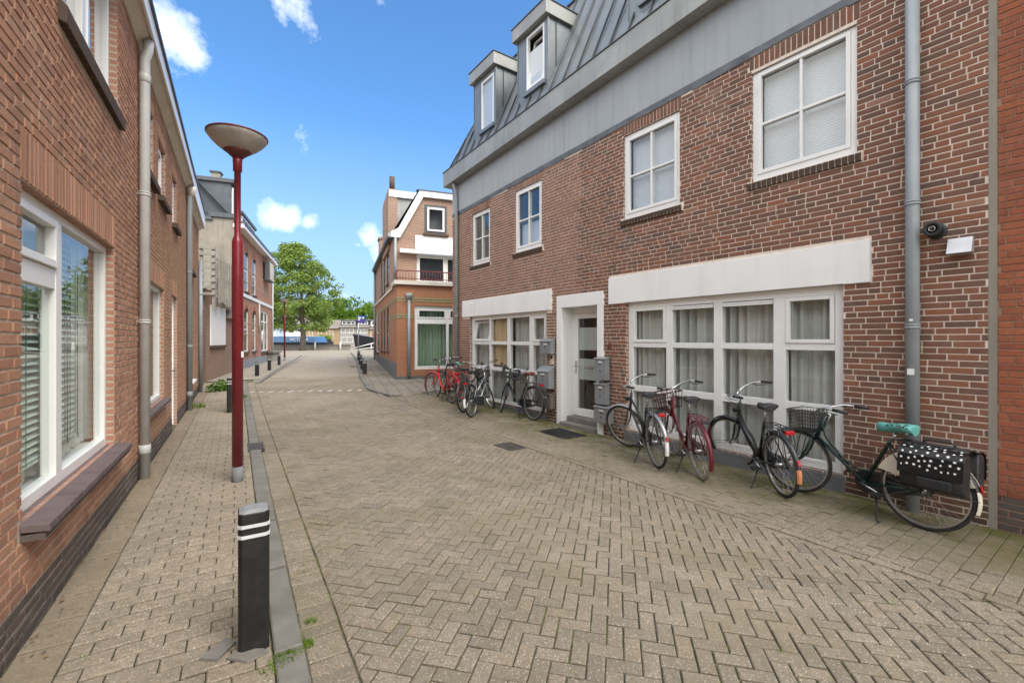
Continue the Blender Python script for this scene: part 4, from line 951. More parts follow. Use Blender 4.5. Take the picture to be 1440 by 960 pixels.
# ------------------------------------------------------------------ corner house straight ahead
def corner_house():
    MAT['brickC'] = bricktex('corner house orange brick', (.37,.145,.07), (.43,.18,.09), (.34,.2,.12), w=.2, mo=.009); MAT['brickC2'] = bricktex('corner house upper brick', (.30,.165,.11), (.37,.21,.145), (.42,.33,.26), w=.2, mo=.011)
    MAT['bandC'] = simple('glazed band brick', (.27,.26,.14), .6, var=.2, scale=12)
    h = empty('corner_house', (B2.x, B2.y, 0), math.atan2(xF.y, xF.x), label='corner brick house with white gable board, balcony and green curtained window', cat='building')
    M = frameM(B2, xF); L = 4.6; D = 10.7
    fw = (.63, 3.1, .55, 2.87)
    w = MB(); holed_plane(w, 0, L, .0, 3.62, [fw], 0); reveal(w, fw, .12, 0)
    swin = [(2.9, 3.75, 1.15, 3.05), (4.5, 5.3, 1.1, 3.0), (6.0, 6.8, 1.1, 3.0), (8.4, 10.0, .95, 3.05)]; suw = [(2.9, 3.75, 4.0, 5.5), (4.5, 5.3, 3.75, 5.4), (6.0, 6.8, 3.75, 5.4)]
    def side(x, y): return (0, y, x)
    # side wall at x=0 built as strips around its windows
    hl = swin+suw; ys = sorted(set([0, 1.0, D]+[v for q in hl for v in q[:2]])); zs = sorted(set([0, 3.62, 5.62]+[v for q in hl for v in q[2:]]))
    for a, b in zip(ys, ys[1:]):
        for c, d in zip(zs, zs[1:]):
            yc, zc = (a+b)/2, (c+d)/2
            if any(q[0] < yc < q[1] and q[2] < zc < q[3] for q in hl) or (yc < 1.0 and zc > 3.62): continue
            w.poly([(0, b, c), (0, a, c), (0, a, d), (0, b, d)], 0 if zc < 3.62 else 1)
    for q in hl:
        a, b, c, d = q
        for pts in ([(0,a,c),(.14,a,c),(.14,a,d),(0,a,d)], [(0,b,c),(0,b,d),(.14,b,d),(.14,b,c)], [(0,a,d),(.14,a,d),(.14,b,d),(0,b,d)], [(0,a,c),(0,b,c),(.14,b,c),(.14,a,c)]): w.poly(pts, 1)
    # upper front, set back a metre, with its gambrel outline
    dw = (.86, 3.2, 3.80, 4.93); tw = (1.16, 2.03, 5.76, 6.88)
    holed_plane(w, .0, L, 3.62, 5.6, [dw], 1, 1.0)
    holed_plane(w, .98, L, 5.6, 7.15, [tw], 1, 1.0); w.poly([(0.02, 1.0, 5.6), (.98, 1.0, 5.6), (.98, 1.0, 7.15)], 1)
    w.poly([(L, 0, 0), (L, D, 0), (L, D, 3.62), (L, 0, 3.62)], 0); w.poly([(L, 1, 3.62), (L, D, 3.62), (L, D, 7.15), (L, 1, 7.15)], 1); w.poly([(0, D, 0), (0, D, 5.6), (L, D, 5.6), (L, D, 0)], 0)
    w.build('wall', [MAT['brickC'], MAT['brickC2']], h)
    bd = MB()
    for z in (2.42, 3.02):
        for zz in (z, z+.09): bd.box(-.012, L if z > 3 else .60, -.012, -.003, zz, zz+.055); bd.box(-.012, -.003, -.003, 2.8 if z < 3 else D, zz, zz+.055)
    bd.build('brick_band', MAT['bandC'], h)
    pl = MB(); pl.box(-.04, L, -.04, -.003, .0, .33);
    pl.hexa([(-.05, 0, 0), (-.003, 0, 0), (-.003, D, 0), (-.05, D, 0), (-.05, 0, .80), (-.003, 0, .80), (-.003, D, .80), (-.05, D, .80)]); pl.build('plinth', MAT['plinth'], h)
    lg = MB(); lg.box(-.1, L, -.1, 1.0, 3.62, 3.76); lg.box(-.06, -.003, 1.0, D, 3.56, 3.66); lg.build('balcony_ledge', MAT['cream'], h)
    f = window(h, fw, .06, .11, cols=[(1.80, 1.90)], rows=[(2.22, 2.42)], depth=.08, bottom=.12, glass='glass')
    c = MB()
    for a, b in ((.74, 1.8), (1.9, 2.99)): c.box(a+.005, a+.06, .045, .1, 2.425, 2.755); c.box(b-.06, b-.005, .045, .1, 2.425, 2.755); c.box(a+.06, b-.06, .045, .1, 2.70, 2.755); c.box(a+.06, b-.06, .045, .1, 2.425, 2.47)
    c.build('sash', MAT['white'], f); rb = MB(); rb.box(.05, L-.05, 1.5, 1.6, .3, 3.5); rb.box(.05, L-.05, .3, 1.5, .3, .34); rb.build('interior_wall', MAT['room'], h)
    curtain(M, .7, 1.85, .6, 2.8, .35, 'green sheer curtain behind the big corner house window', 'curtaing', 61); curtain(M, 1.86, 3.05, .6, 2.8, .35, 'green sheer curtain partly hidden by the apartment house corner', 'curtaing', 62)
    for q in swin+suw:
        a, b, c_, d = q; m = MB(); wide = b-a > 1.2
        m.box(.012, .07, a, a+.06, c_, d); m.box(.012, .07, b-.06, b, c_, d); m.box(.012, .07, a+.06, b-.06, d-.06, d); m.box(.012, .07, a+.06, b-.06, c_, c_+.06); m.box(.012, .07, a+.06, b-.06, (c_+d)/2-.03, (c_+d)/2+.03)
        fo = m.build('window', MAT['white' if wide else 'anthracite'], h); p = MB(); p.poly([(.03, a, c_), (.03, b, c_), (.03, b, d), (.03, a, d)]); p.build('pane', MAT['glassfar'], fo)
        s = MB(); s.box(-.06, .06, a-.05, b+.05, c_-.08, c_); s.build('sill', MAT['darksill'], fo)
    # balcony doors, white panel, awning, upper window
    f = window(h, dw, 1.04, .07, cols=[(1.95, 2.03)], depth=.07, glass='glassfar', nm='balcony_door', sashes=[(0, 0), (1, 0)], bottom=.08)
    wp = MB(); wp.box(.80, L, .97, .997, 4.95, 5.66); wp.build('white_panel', MAT['whitewash'], h)
    aw = MB(); aw.box(.2, L, .78, .965, 4.93, 5.07); aw.tube([(.2, .86, 5.0), (L, .86, 5.0)], .085, 12); aw.build('awning_case', MAT['white'], h)
    f = window(h, tw, .98, .10, depth=.09, glass='glassfar', frame='anthracite', pane=False); c = MB(); a, b, z0, z1 = tw[0]+.1, tw[1]-.1, tw[2]+.1, tw[3]-.1
    c.box(a, a+.07, .95, 1.03, z0, z1); c.box(b-.07, b, .95, 1.03, z0, z1); c.box(a+.07, b-.07, .95, 1.03, z1-.07, z1); c.box(a+.07, b-.07, .95, 1.03, z0, z0+.07); c.build('casement', MAT['white'], f)
    p = MB(); p.poly([(a, 1.0, z0), (b, 1.0, z0), (b, 1.0, z1), (a, 1.0, z1)]); p.build('pane', MAT['glassup'], f); s = MB(); s.box(tw[0]-.06, tw[1]+.06, .9, 1.0, tw[2]-.08, tw[2]); s.build('sill', MAT['darksill'], f)
    bk = MB(); bk.box(tw[0], tw[1], 1.3, 1.35, tw[2], tw[3]); bk.build('interior_wall', MAT['room'], h)
    r = MB(); r.tube([(.0, -.04, 4.12), (L, -.04, 4.12)], .022, 6); r.tube([(.0, -.04, 3.84), (L, -.04, 3.84)], .015, 6); r.tube([(.0, -.04, 4.12), (.0, .95, 4.12)], .022, 6)
    for k in range(44): x = .0+k*.105; r.tube([(x, -.04, 3.76), (x, -.04, 4.12)], .009, 5)
    r.hexa([(-.02, -.02, 3.77), (.0, -.02, 3.77), (.0, .95, 3.77), (-.02, .95, 3.77), (-.02, -.02, 4.1), (.0, -.02, 4.1), (.0, .95, 4.1), (-.02, .95, 4.1)]); r.build('railing', MAT['lampred'], h)
    g = MB(); yb0, yb1 = .88, 1.02   # barge board
    g.prism([(-.12, 5.50), (.22, 5.50), (1.10, 7.14), (L, 7.14), (L, 7.36), (.95, 7.36), (.16, 5.86), (-.12, 5.70)], yb0, yb1); g.build('barge_board', MAT['white'], h)
    rf = MB(); rf.poly([(-.1, .9, 5.62), (.9, .9, 7.36), (.9, D, 7.36), (-.1, D, 5.62)]); rf.poly([(.9, .88, 7.365), (L, .88, 7.365), (L, D, 7.365), (.9, D, 7.365)]); rf.box(.85, L, .86, 1.1, 7.365, 7.40); rf.box(-.2, .0, 1.0, D, 5.55, 5.7); rf.build('roof', MAT['anthracite'], h)
    dm = MB(); dm.box(.0, 1.4, 2.4, 5.0, 5.5, 7.45, 0); dm.box(-.05, 1.7, 2.3, 5.1, 7.45, 7.72, 2); dm.box(-.08, .28, 2.33, 5.05, 5.3, 7.78, 1); do = dm.build('dormer', [MAT['zinc'], MAT['brickC2'], MAT['white']], h)
    fl = MB(); fl.tube([(.1, 2.6, 7.78), (.1, 2.6, 8.35)], .11, 12); fl.build('flue_pipe', MAT['darksill'], do); ch = MB(); ch.box(-.05, .5, 7.2, 7.9, 5.5, 6.75); ch.box(-.1, .55, 7.15, 7.95, 6.75, 6.85); ch.build('chimney', MAT['brickC2'], h)
    p = pipe(h, .42, -.07, .3, 3.1, .05, 'pvc'); hp = MB(); hp.lathe([(.05, 3.05), (.12, 3.2), (.13, 3.3)], 10, 0, (.42, -.07, 0)); hp.build('hopper', MAT['pvc'], p)
    pipe(h, .05, .92, 3.77, 5.5, .05, 'pvc'); pipe(h, -.06, D, .45, 5.6, .06, 'pvc')
    gt = MB(); gt.box(-.22, .1, .9, 1.1, 5.5, 5.66); gt.build('gutter_box', MAT['pvc'], h)
# ------------------------------------------------------------------ bicycles
def arc(cx, cz, r, a0, a1, n):
    return [(cx+r*math.cos(R(a0+(a1-a0)*k/n)), cz+r*math.sin(R(a0+(a1-a0)*k/n))) for k in range(n+1)]
def bicycle(loc, heading, label, frame='black', style='curve', steer=0., lean=0., tyre='rubber', guard=None, guardtip=None, bar='chrome', basket=None, saddle='blackmat', rackm='blackmat', stand='side', wb=1.12, lamp=True, coat=None, R_=.345, dropbar=.0, case='blackmat', lightcol='redred', bskm='blackmat', fguard=None, drop=0., tipn=4):
    """x forward (rear axle at 0), y left, z up; heading = direction the front points to"""
    root = empty('bicycle', loc, math.atan2(heading[1], heading[0]), lean, label, 'bicycle', 'bicycles parked along the brick house')
    FM = MAT[frame]; guard = guard or frame; fguard = fguard or guard; ha = .40
    hx = lambda z: wb-.06-(z-R_)*ha         # steering axis
    hb, ht = (hx(.63), .63), (hx(.89), .89); bb = (.47, .285); sc = (.285, .70)
    # frame
    f = MB(); t = lambda pts, r, n=8: f.tube(pts, r, n)
    t([(hb[0], 0, hb[1]-.02), (ht[0], 0, ht[1])], .021, 10)
    t([(bb[0], 0, bb[1]), (sc[0], 0, sc[1]), (sc[0]-.02, 0, sc[1]+.05)], .0165)
    for y in (-.06, .06):
        t([(bb[0], y*.6, bb[1]), (.2, y, .32), (0, y, R_)], .010); t([(sc[0], y*.35, sc[1]), (.19, y, .58), (0, y, R_)], .008)
    if style == 'curve':        # single swept step-through plus lower tube
        t([(hx(.80), 0, .80), (hx(.74)-.07, 0, .66), (.66, 0, .47), (.52, 0, .40), (.415, 0, .415)], .014); t([(hx(.66), 0, .66), (bb[0], 0, bb[1])], .018)
    elif style == 'thick':
        t([(hx(.72), 0, .74), (.72, 0, .52), (bb[0]+.01, 0, bb[1]+.03)], .032, 10); t([(hx(.66), 0, .66), (.70, 0, .43), (bb[0], 0, bb[1])], .018)
    elif style == 'twin':
        t([(hx(.80), 0, .80), (.36, 0, .505)], .015); t([(hx(.66), 0, .66), (bb[0], 0, bb[1])], .018)
    else:
        t([(hx(.70), 0, .70), (.67, 0, .40), (bb[0], 0, bb[1])], .026, 10)
    f.tube([(bb[0], -.04, bb[1]), (bb[0], .04, bb[1])], .025, 10)
    f.build('frame', FM, root)
    # seat post + saddle
    sp = MB(); sp.tube([(sc[0]-.015, 0, sc[1]+.03), (sc[0]-.06, 0, .905-drop)], .0125, 8); sp.build('seat_post', MAT['chrome'], root)
    s = MB(); s.M = Matrix.Translation((0, 0, -drop)); sx = sc[0]-.065; prof = [(-.13, .062, .0), (-.12, .095, .012), (-.05, .10, .014), (.0, .07, .006), (.05, .036, .0), (.10, .024, .0), (.145, .017, -.006)]
    if saddle == 'mint': prof = [(a*1.08, b*1.25, c+.012) for a, b, c in prof]
    rows = []
    for dx, wd, dz in prof:
        row = []
        for k in range(12):
            a = 2*PI*k/12; z = (.036 if saddle == 'mint' else .030)*math.sin(a); z = z if z > 0 else z*1.5
            row.append(s.vert((sx+dx, wd*math.cos(a)*(1 if z >= 0 else .9), .945+dz+z)))
        rows.append(row)
    for i in range(len(rows)-1):
        for k in range(12): s.face((rows[i][k], rows[i+1][k], rows[i+1][(k+1)%12], rows[i][(k+1)%12]), 0, True)
    s.face(rows[0], 0); s.face(rows[-1][::-1], 0)
    if saddle == 'mint':
        rng = random.Random(4)
        for _ in range(130):
            a = rng.uniform(0, PI); dx = rng.uniform(-.12, .06); wd = .117*(1 if dx < 0 else 1-dx*6)
            p = Vector((sx+dx, wd*1.045*math.cos(a), .971+.039*math.sin(a))); d = rng.uniform(.006, .013); u = Vector((1, rng.uniform(-.6, .6), 0)).normalized(); v = Vector((0, -wd*math.sin(a), .038*math.cos(a))).normalized(); nn = Vector((0, .038*math.cos(a), wd*math.sin(a))).normalized()*.004
            s.poly([p+nn-u*d, p+nn-v*d*.6, p+nn+u*d, p+nn+v*d*.6], 1)
    s.build('saddle', [MAT[saddle], MAT['blackmat']], root)
    for_spring = MB(); for_spring.M = Matrix.Translation((0, 0, -drop))
    for y in (-.045, .045): for_spring.tube([(sx+.08, y*.3, .925), (sx-.1, y, .915)], .004, 5); for_spring.lathe([(.014, .0), (.016, .015), (.014, .03)], 8, 0, (sx-.09, y, .905))
    for_spring.build('saddle_spring', MAT['chrome'], root)
    # wheels
    def wheel(ax, T):
        h = MB(); h.M = T; h.tube([(ax, -.05, R_), (ax, .05, R_)], .018, 10); h.tube([(ax, -.065, R_), (ax, .065, R_)], .006, 6); nS = 32
        for k in range(nS):
            a = 2*PI*k/nS; sd = 1 if k % 2 else -1; b = a+(.9 if (k//2) % 2 else -.9)
            h.tube([(ax+.02*math.cos(b), .03*sd, R_+.02*math.sin(b)), (ax+.298*math.cos(a), .004*sd, R_+.298*math.sin(a))], .0011, 4, cap=False)
        ho = h.build('wheel', MAT['alu'], root)
        r = MB(); r.M = T; n = 48
        for k in range(n):
            a, b = 2*PI*k/n, 2*PI*(k+1)/n; rr = [(.298, -.012), (.298, .012), (.313, .013), (.313, -.013)]
            for q in range(4):
                (r0, y0), (r1, y1) = rr[q], rr[(q+1) % 4]
                r.poly([(ax+r0*math.cos(a), y0, R_+r0*math.sin(a)), (ax+r1*math.cos(a), y1, R_+r1*math.sin(a)), (ax+r1*math.cos(b), y1, R_+r1*math.sin(b)), (ax+r0*math.cos(b), y0, R_+r0*math.sin(b))], 0, False)
        r.build('rim', MAT['alu'], ho)
        ty = MB(); ty.M = T; ty.tube([(ax+(R_-.019)*math.cos(2*PI*k/48), 0, R_+(R_-.019)*math.sin(2*PI*k/48)) for k in range(48)], .019, 8, closed=True); ty.build('tyre', MAT[tyre], ho)
    I = Matrix.Identity(4); hub = Vector((hx(.345), 0, .345)); axis = Vector((-ha, 0, 1)).normalized()
    ST = Matrix.Translation(hub) @ Matrix.Rotation(steer, 4, axis) @ Matrix.Translation(-hub)
    wheel(0, I); wheel(wb, ST)
    def mudguard(ax, a0, a1, T, mat, tip=None):
        g = MB(); g.M = T; n = 20; rg = R_+.018
        prof = [(-.026, -.012), (-.018, .002), (.0, .007), (.018, .002), (.026, -.012)]
        rows = []
        for k in range(n+1):
            a = R(a0+(a1-a0)*k/n); rows.append([g.vert((ax+(rg+q)*math.cos(a), y, R_+(rg+q)*math.sin(a))) for y, q in prof])
        for k in range(n):
            mm = 1 if tip and k >= n-tipn else 0
            for q in range(4): g.face((rows[k][q], rows[k][q+1], rows[k+1][q+1], rows[k+1][q]), mm, True)
        for a in ((a0+a1)/2-30, a1-18) if a1 > 150 else (a0+20,):
            for y in (-.03, .03): g.tube([(ax, y*1.6, R_), (ax+rg*math.cos(R(a)), y*.9, R_+rg*math.sin(R(a)))], .0028, 4)
        g.build('mudguard', [MAT[mat], MAT[tip or mat]], root)
    mudguard(0, 45, 205 if not guardtip else 196, I, guard, guardtip); mudguard(wb, -25, 118, ST, fguard)
    # fork, stem, handlebar
    k = MB(); k.M = ST; cz = .59; cx = hx(cz)
    for y in (-.055, .055): k.tube([(cx, 0, cz+.05), (cx+.008, y*.9, cz+.02), (hx(.50)+.01, y, .50), (hx(.42)+.02, y, .42), (wb, y*.95, R_)], [.013, .014, .013, .011, .008], 8)
    k.build('fork', MAT[frame] if frame != 'alu' else MAT['alu'], root)
    SH = ST @ Matrix.Translation((0, 0, -drop)); k = MB(); k.M = SH; k.tube([(hx(.86), 0, .86), (hx(.99), 0, .99), (hx(.99)+.05, 0, 1.01)], .0125, 8); bx = hx(.99)+.05
    L = [(bx, .0, 1.01), (bx+.03, .07, 1.02), (bx+.0, .17, 1.06-dropbar), (bx-.09, .255, 1.085-dropbar), (bx-.19, .285, 1.08-dropbar)]
    k.tube(L, .011, 8); k.tube([(p[0], -p[1], p[2]) for p in L], .011, 8); hbar = k.build('handlebar', MAT[bar], root)
    gp = MB(); gp.M = SH
    for sg in (1, -1):
        gp.tube([(bx-.17, sg*.283, 1.081-dropbar), (bx-.30, sg*.295, 1.068-dropbar)], .0165, 8); gp.tube([(bx-.06, sg*.235, 1.075-dropbar), (bx-.10, sg*.27, 1.045-dropbar), (bx-.22, sg*.30, 1.04-dropbar)], .005, 5)
        gp.tube([(bx-.05, sg*.22, 1.08-dropbar), (bx+.08, sg*.12, 1.0), (bx+.03, 0.01*sg, .86), (hx(.7)+.0, .01*sg, .68)], .003, 5)
    gp.build('grip', MAT['blackmat'], hbar)
    if lamp:
        q = MB(); q.M = ST; lx = hx(.84)+.075; q.lathe([(.0, -.05), (.022, -.045), (.033, -.01), (.036, .02)], 12, 0, (lx, 0, .80), 'x'); q.lathe([(.034, .02), (.02, .027), (0, .029)], 12, 1, (lx, 0, .80), 'x'); q.tube([(lx-.03, 0, .80), (hx(.8), 0, .80)], .006, 5); q.build('headlight', [MAT['blackmat'], MAT['chrome']], root)
    # crank set, chain case, rear hub gear
    k = MB(); a = R(200)
    for sd, aa in ((1, a), (-1, a+PI)):
        e = (bb[0]+.17*math.cos(aa), .075*sd, bb[1]+.17*math.sin(aa)); k.tube([(bb[0], .06*sd, bb[1]), e], .010, 6); k.box(e[0]-.045, e[0]+.045, min(e[1], e[1]+.09*sd), max(e[1], e[1]+.09*sd), e[2]-.012, e[2]+.012, 1)
    k.build('crank', [MAT['chrome'], MAT['blackmat']], root)
    c = MB(); y0, y1 = -.078, -.05; pts = [(bb[0]+.11*math.cos(R(x)), bb[1]+.11*math.sin(R(x))) for x in range(-90, 91, 15)]+[(.02+.062*math.cos(R(x)), R_+.062*math.sin(R(x))) for x in range(90, 271, 20)]
    c.prism(pts, y0, y1); c.build('chain_case', MAT[case], root, bevel=.006)
    # carrier
    r = MB(); zr = .765
    for y in (-.062, .0, .062): r.tube([(sc[0]-.05, y*.6, zr-.01), (sc[0]-.12, y, zr), (-.20, y, zr)], .0055, 5)
    r.tube([(-.20, -.065, zr), (-.225, -.04, zr-.005), (-.225, .04, zr-.005), (-.20, .065, zr)], .0055, 5)
    for x in (.05, -.1): r.tube([(x, -.065, zr), (x, .065, zr)], .0045, 5)
    for y in (-.068, .068): r.tube([(.06, y, zr), (.0, y*1.1, R_)], .0055, 5); r.tube([(-.15, y, zr), (-.17, y*1.25, .60), (.0, y*1.15, R_)], .0055, 5)
    r.build('luggage_rack', MAT[rackm], root)
    q = MB(); q.box(-.255, -.225, -.045, .045, zr-.05, zr-.008); q.build('rear_light', MAT[lightcol], root, bevel=.006)
    if guardtip:
        q = MB(); aa = R(163); rg = R_+.032; p = Vector((rg*math.cos(aa), 0, R_+rg*math.sin(aa))); q.M = Matrix.Translation(p) @ Matrix.Rotation(-(aa-PI), 4, 'Y'); q.box(-.008, .004, -.014, .014, -.03, .03); q.build('reflector', MAT['redred'], root, bevel=.003)
    k = MB()
    if stand == 'side': k.tube([(.36, .045, .27), (.30, .14, .12), (.27, .21, .0+.012), (.24, .235, .008)], .009, 6)
    else:
        for y in (-.09, .09): k.tube([(.40, y*.4, .25), (.36, y, .12), (.33, y*1.25, .012)], .009, 6)
        k.tube([(.33, -.112, .012), (.33, .112, .012)], .008, 6)
    k.build('kickstand', MAT['blackmat'], root)
    if coat:      # dress guard panels beside the rear wheel
        g = MB()
        for y in (-.05, .05):
            pts = [(p[0], p[1]) for p in arc(0, R_, R_+.015, 20, 160, 16)]+[(p[0], p[1]) for p in arc(0, R_, .17, 150, 30, 6)]
            g.prism(pts, y-.003, y+.003)
        g.build('dress_guard', MAT[coat], root)
    if basket == 'crate':
        g = MB(); g.M = ST; x0, x1, y0, y1, z0, z1 = hx(.84)+.04, hx(.84)+.32, -.20, .20, .80, 1.03
        g.box(x0, x1, y0, y1, z0, z0+.012)
        for z in (z0+.012, z0+.10, z1-.04): 
            g.box(x0, x0+.01, y0, y1, z, z+.035); g.box(x1-.01, x1, y0, y1, z, z+.035); g.box(x0+.01, x1-.01, y0, y0+.01, z, z+.035); g.box(x0+.01, x1-.01, y1-.01, y1, z, z+.035)
        for y in (y0+.011, -.03, y1-.061):
            g.box(x0+.001, x0+.009, y, y+.05, z0+.012, z1); g.box(x1-.009, x1-.001, y, y+.05, z0+.012, z1)
        for x in (x0+.02, x0+.13, x1-.06): g.box(x, x+.04, y0+.001, y0+.009, z0+.012, z1); g.box(x, x+.04, y1-.009, y1-.001, z0+.012, z1)
        g.tube([(x0+.05, 0, .80), (hx(.72), 0, .72)], .012, 6); g.tube([(x1-.06, .08, .80), (wb, .06, R_)], .006, 5); g.tube([(x1-.06, -.08, .80), (wb, -.06, R_)], .006, 5); g.build('crate', MAT['blackmat'], root)
    if basket in ('wire', 'carrier'):
        g = MB(); g.M = ST @ Matrix.Translation((0, 0, -drop*.6)); x0, x1 = hx(.9)+.05, hx(.9)+.31; yw = .18; z0, z1 = (.76, .99) if basket == 'wire' else (.72, .95)
        rr = .003 if basket == 'wire' else .006
        nx, ny, nz = (9, 11, 6) if basket == 'wire' else (3, 4, 2)
        tap = .82
        def pt(x, y, z): f_ = tap+(1-tap)*(z-z0)/(z1-z0); xm = (x0+x1)/2; return (xm+(x-xm)*f_, y*f_, z)
        for q in range(nz+1):
            z = z0+(z1-z0)*q/nz; g.tube([pt(x0, -yw, z), pt(x1, -yw, z), pt(x1, yw, z), pt(x0, yw, z)], rr*(1.7 if q == nz else 1), 5, closed=True)
        for q in range(nx+1): x = x0+(x1-x0)*q/nx; g.tube([pt(x, -yw, z1), pt(x, -yw, z0), pt(x, yw, z0), pt(x, yw, z1)], rr, 4)
        for q in range(ny+1): y = -yw+2*yw*q/ny; g.tube([pt(x0, y, z1), pt(x0, y, z0), pt(x1, y, z0), pt(x1, y, z1)], rr, 4)
        for y in (-.09, .09): g.tube([((x0+x1)/2+.02, y, z0), ((x0+x1)/2+.05, y, z0-.1), (wb+.01, y*.75, R_)], .006, 5)
        g.tube([(x0+.03, 0, z0), (hx(z0-.03), 0, z0-.03)], .009, 5); g.build('basket', MAT[bskm], root)
    return root

def bikes():
    def put(rear, front): 
        r = Vector(rear); d = (Vector(front)-r).normalized(); return (r.x, r.y, hz(r.x, r.y)+.004), d
    G = lambda s, d: Vector(Rw(s, d))
    # four near the wide window
    loc, d = put((3.69, 3.98), (3.17, 5.0)); b = bicycle(loc, d, 'dark green bicycle with wire basket and mint saddle cover by the blue grey drainpipe', 'greenf', 'curve', R(8), R(4), basket='wire', saddle='mint', guard='black', guardtip='ivory', coat='ivory', bar='alu', stand='side', lamp=False, drop=.09)
    pannier(loc, d, R(4))
    loc, d = put((2.94, 4.82), (3.0, 5.94)); bicycle(loc, d, 'black bicycle with orange tipped rear mudguard in front of the wide window', 'black', 'thick', R(32), R(-5), guard='graphite', guardtip='amber', tipn=3, rackm='black', stand='side', fguard='black')
    loc, d = put((2.30, 5.40), (2.33, 6.50)); bicycle(loc, d, 'burgundy bicycle with pale tyres and front carrier', 'burg', 'curve', R(13), R(-4), tyre='tan', basket='carrier', rackm='burg', bskm='burgd', case='burgd', lightcol='blackmat')
    loc, d = put((1.92, 5.88), (1.83, 6.98)); bicycle(loc, d, 'dark bicycle with white rear mudguard end next to the door letterboxes', 'graphite', 'twin', R(38), R(-3), guard='silverp', guardtip='white', fguard='silverp', bar='alu', saddle='blackmat')
    # five by the smaller window
    loc, d = put((.43, 9.17), (-.20, 10.05)); bicycle(loc, d, 'black bicycle with black front crate and brown saddle', 'black', 'mono', R(-33), R(3), basket='crate', saddle='brownl', stand='centre', lamp=False)
    loc, d = put((-.85, 9.46), (-.50, 10.52)); bicycle(loc, d, 'silver bicycle with chrome front mudguard turned toward the window', 'silverp', 'twin', R(40), R(-4), guard='graphite', guardtip='white', fguard='silverp', bar='alu', basket='wire', case='graphite')
    loc, d = put((-1.08, 10.0), (-.75, 11.06)); bicycle(loc, d, 'black bicycle squeezed between the silver and the red bicycles', 'black', 'twin', R(-10), R(-3), bar='alu', guard='graphite', fguard='black')
    loc, d = put((-1.50, 11.02), (-2.10, 11.90)); bicycle(loc, d, 'bright red bicycle with red mudguards', 'redb', 'mono', R(14), R(4), guard='redb', fguard='redb', rackm='redb', bar='alu', stand='centre', lamp=False)
    loc, d = put((-1.33, 11.22), (-1.93, 12.12)); bicycle(loc, d, 'dark bicycle with mint saddle standing behind the bright red one', 'graphite', 'curve', R(12), R(4), saddle='mintp', bar='alu', lamp=False)

def pannier(loc, d, lean):
    """double saddle bag over the rear carrier: rounded flaps, pockets, white dots on the lids"""
    r = empty('pannier_bag', loc, math.atan2(d[1], d[0]), lean, 'black double pannier bag with white dots hanging over the dark green bicycle rack', 'bag')
    m = MB(); z = .745
    top = [(-.078, z), (-.05, z+.022), (0, z+.026), (.05, z+.022), (.078, z)]
    for (y0, za), (y1, zb) in zip(top, top[1:]): m.hexa([(-.30, y0, za-.012), (.10, y0, za-.012), (.10, y1, zb-.012), (-.30, y1, zb-.012), (-.30, y0, za), (.10, y0, za), (.10, y1, zb), (-.30, y1, zb)])
    m.tube([(-.2, 0, z+.025), (-.16, 0, z+.06), (.0, 0, z+.055), (.03, 0, z+.025)], .008, 6)
    m.build('strap_bridge', MAT['blackmat'], r)
    rng = random.Random(2)
    for sg in (1, -1):
        b = MB(); y0, y1 = .082*sg, .215*sg
        sec = [(-.31, .11), (-.30, .10), (-.02, .09), (.11, .09)]
        pts = []
        for x, sc_ in ((-.315, .86), (-.30, 1.), (-.10, 1.05), (.10, 1.), (.115, .86)):
            ring = []
            for (yy, zz) in ((.0, .0), (.45, .012), (.85, -.01), (1.0, -.06), (1.03, -.2), (.98, -.30), (.8, -.335), (.3, -.34), (0, -.33)):
                ring.append(b.vert((x, y0+(y1-y0)*yy*sc_, z-.02+zz*(.96 if sc_ < 1 else 1))))
            pts.append(ring)
        for i in range(4):
            for k in range(9): b.face((pts[i][k], pts[i][(k+1)%9], pts[i+1][(k+1)%9], pts[i+1][k]), 0, True)
        b.face(pts[0][::-1]); b.face(pts[-1]); b.build('bag', MAT['blackmat'], r)
        f = MB(); g = f; y = y1
        prof = [(y0-.01*sg, z+.0), (y0+.06*sg, z+.004), (y1-.01*sg, z-.022), (y1+.010*sg, z-.07), (y1+.016*sg, z-.16), (y1+.018*sg, z-.235)]
        for (ya, za), (yb, zb) in zip(prof, prof[1:]):
            f.hexa([(-.32, ya, za), (.12, ya, za), (.12, yb, zb), (-.32, yb, zb), (-.32, ya+.004*sg, za+.004), (.12, ya+.004*sg, za+.004), (.12, yb+.004*sg, zb+.003), (-.32, yb+.004*sg, zb+.003)])
        placed = []
        for _ in range(1500):
            x = rng.uniform(-.305, .105); t = rng.uniform(.05, .97); L = t*.31; acc = 0; rad = rng.uniform(.0085, .0105)
            if any((x-px)**2+(L-pL)**2 < .040**2 for px, pL in placed): continue
            for (ya, za), (yb, zb) in zip(prof, prof[1:]):
                sl = math.hypot(yb-ya, zb-za)
                if acc+sl >= L:
                    q = (L-acc)/sl; c = Vector((x, ya+(yb-ya)*q, za+(zb-za)*q)); u = Vector((1, 0, 0)); v = Vector((0, yb-ya, zb-za)).normalized(); nn = Vector((0, -(zb-za)*sg, (yb-ya)*sg)).normalized()
                    if nn.y*sg < 0 and nn.z < 0: nn = -nn
                    ex = rng.uniform(.8, 1.2); g.poly([c+nn*.0062+Vector((0, .0045*sg, .002))+u*rad*ex*math.cos(2*PI*k/12)+v*rad*math.sin(2*PI*k/12) for k in range(12)], 1); placed.append((x, L)); break
                acc += sl
        f.build('flap', [MAT['oilcloth'], MAT['white']], r)
        pk = MB(); pk.box(-.25, -.02, min(y1+.006*sg, y1+.03*sg), max(y1+.006*sg, y1+.03*sg), z-.33, z-.245); pk.build('pocket', MAT['blackmat'], r, bevel=.01)

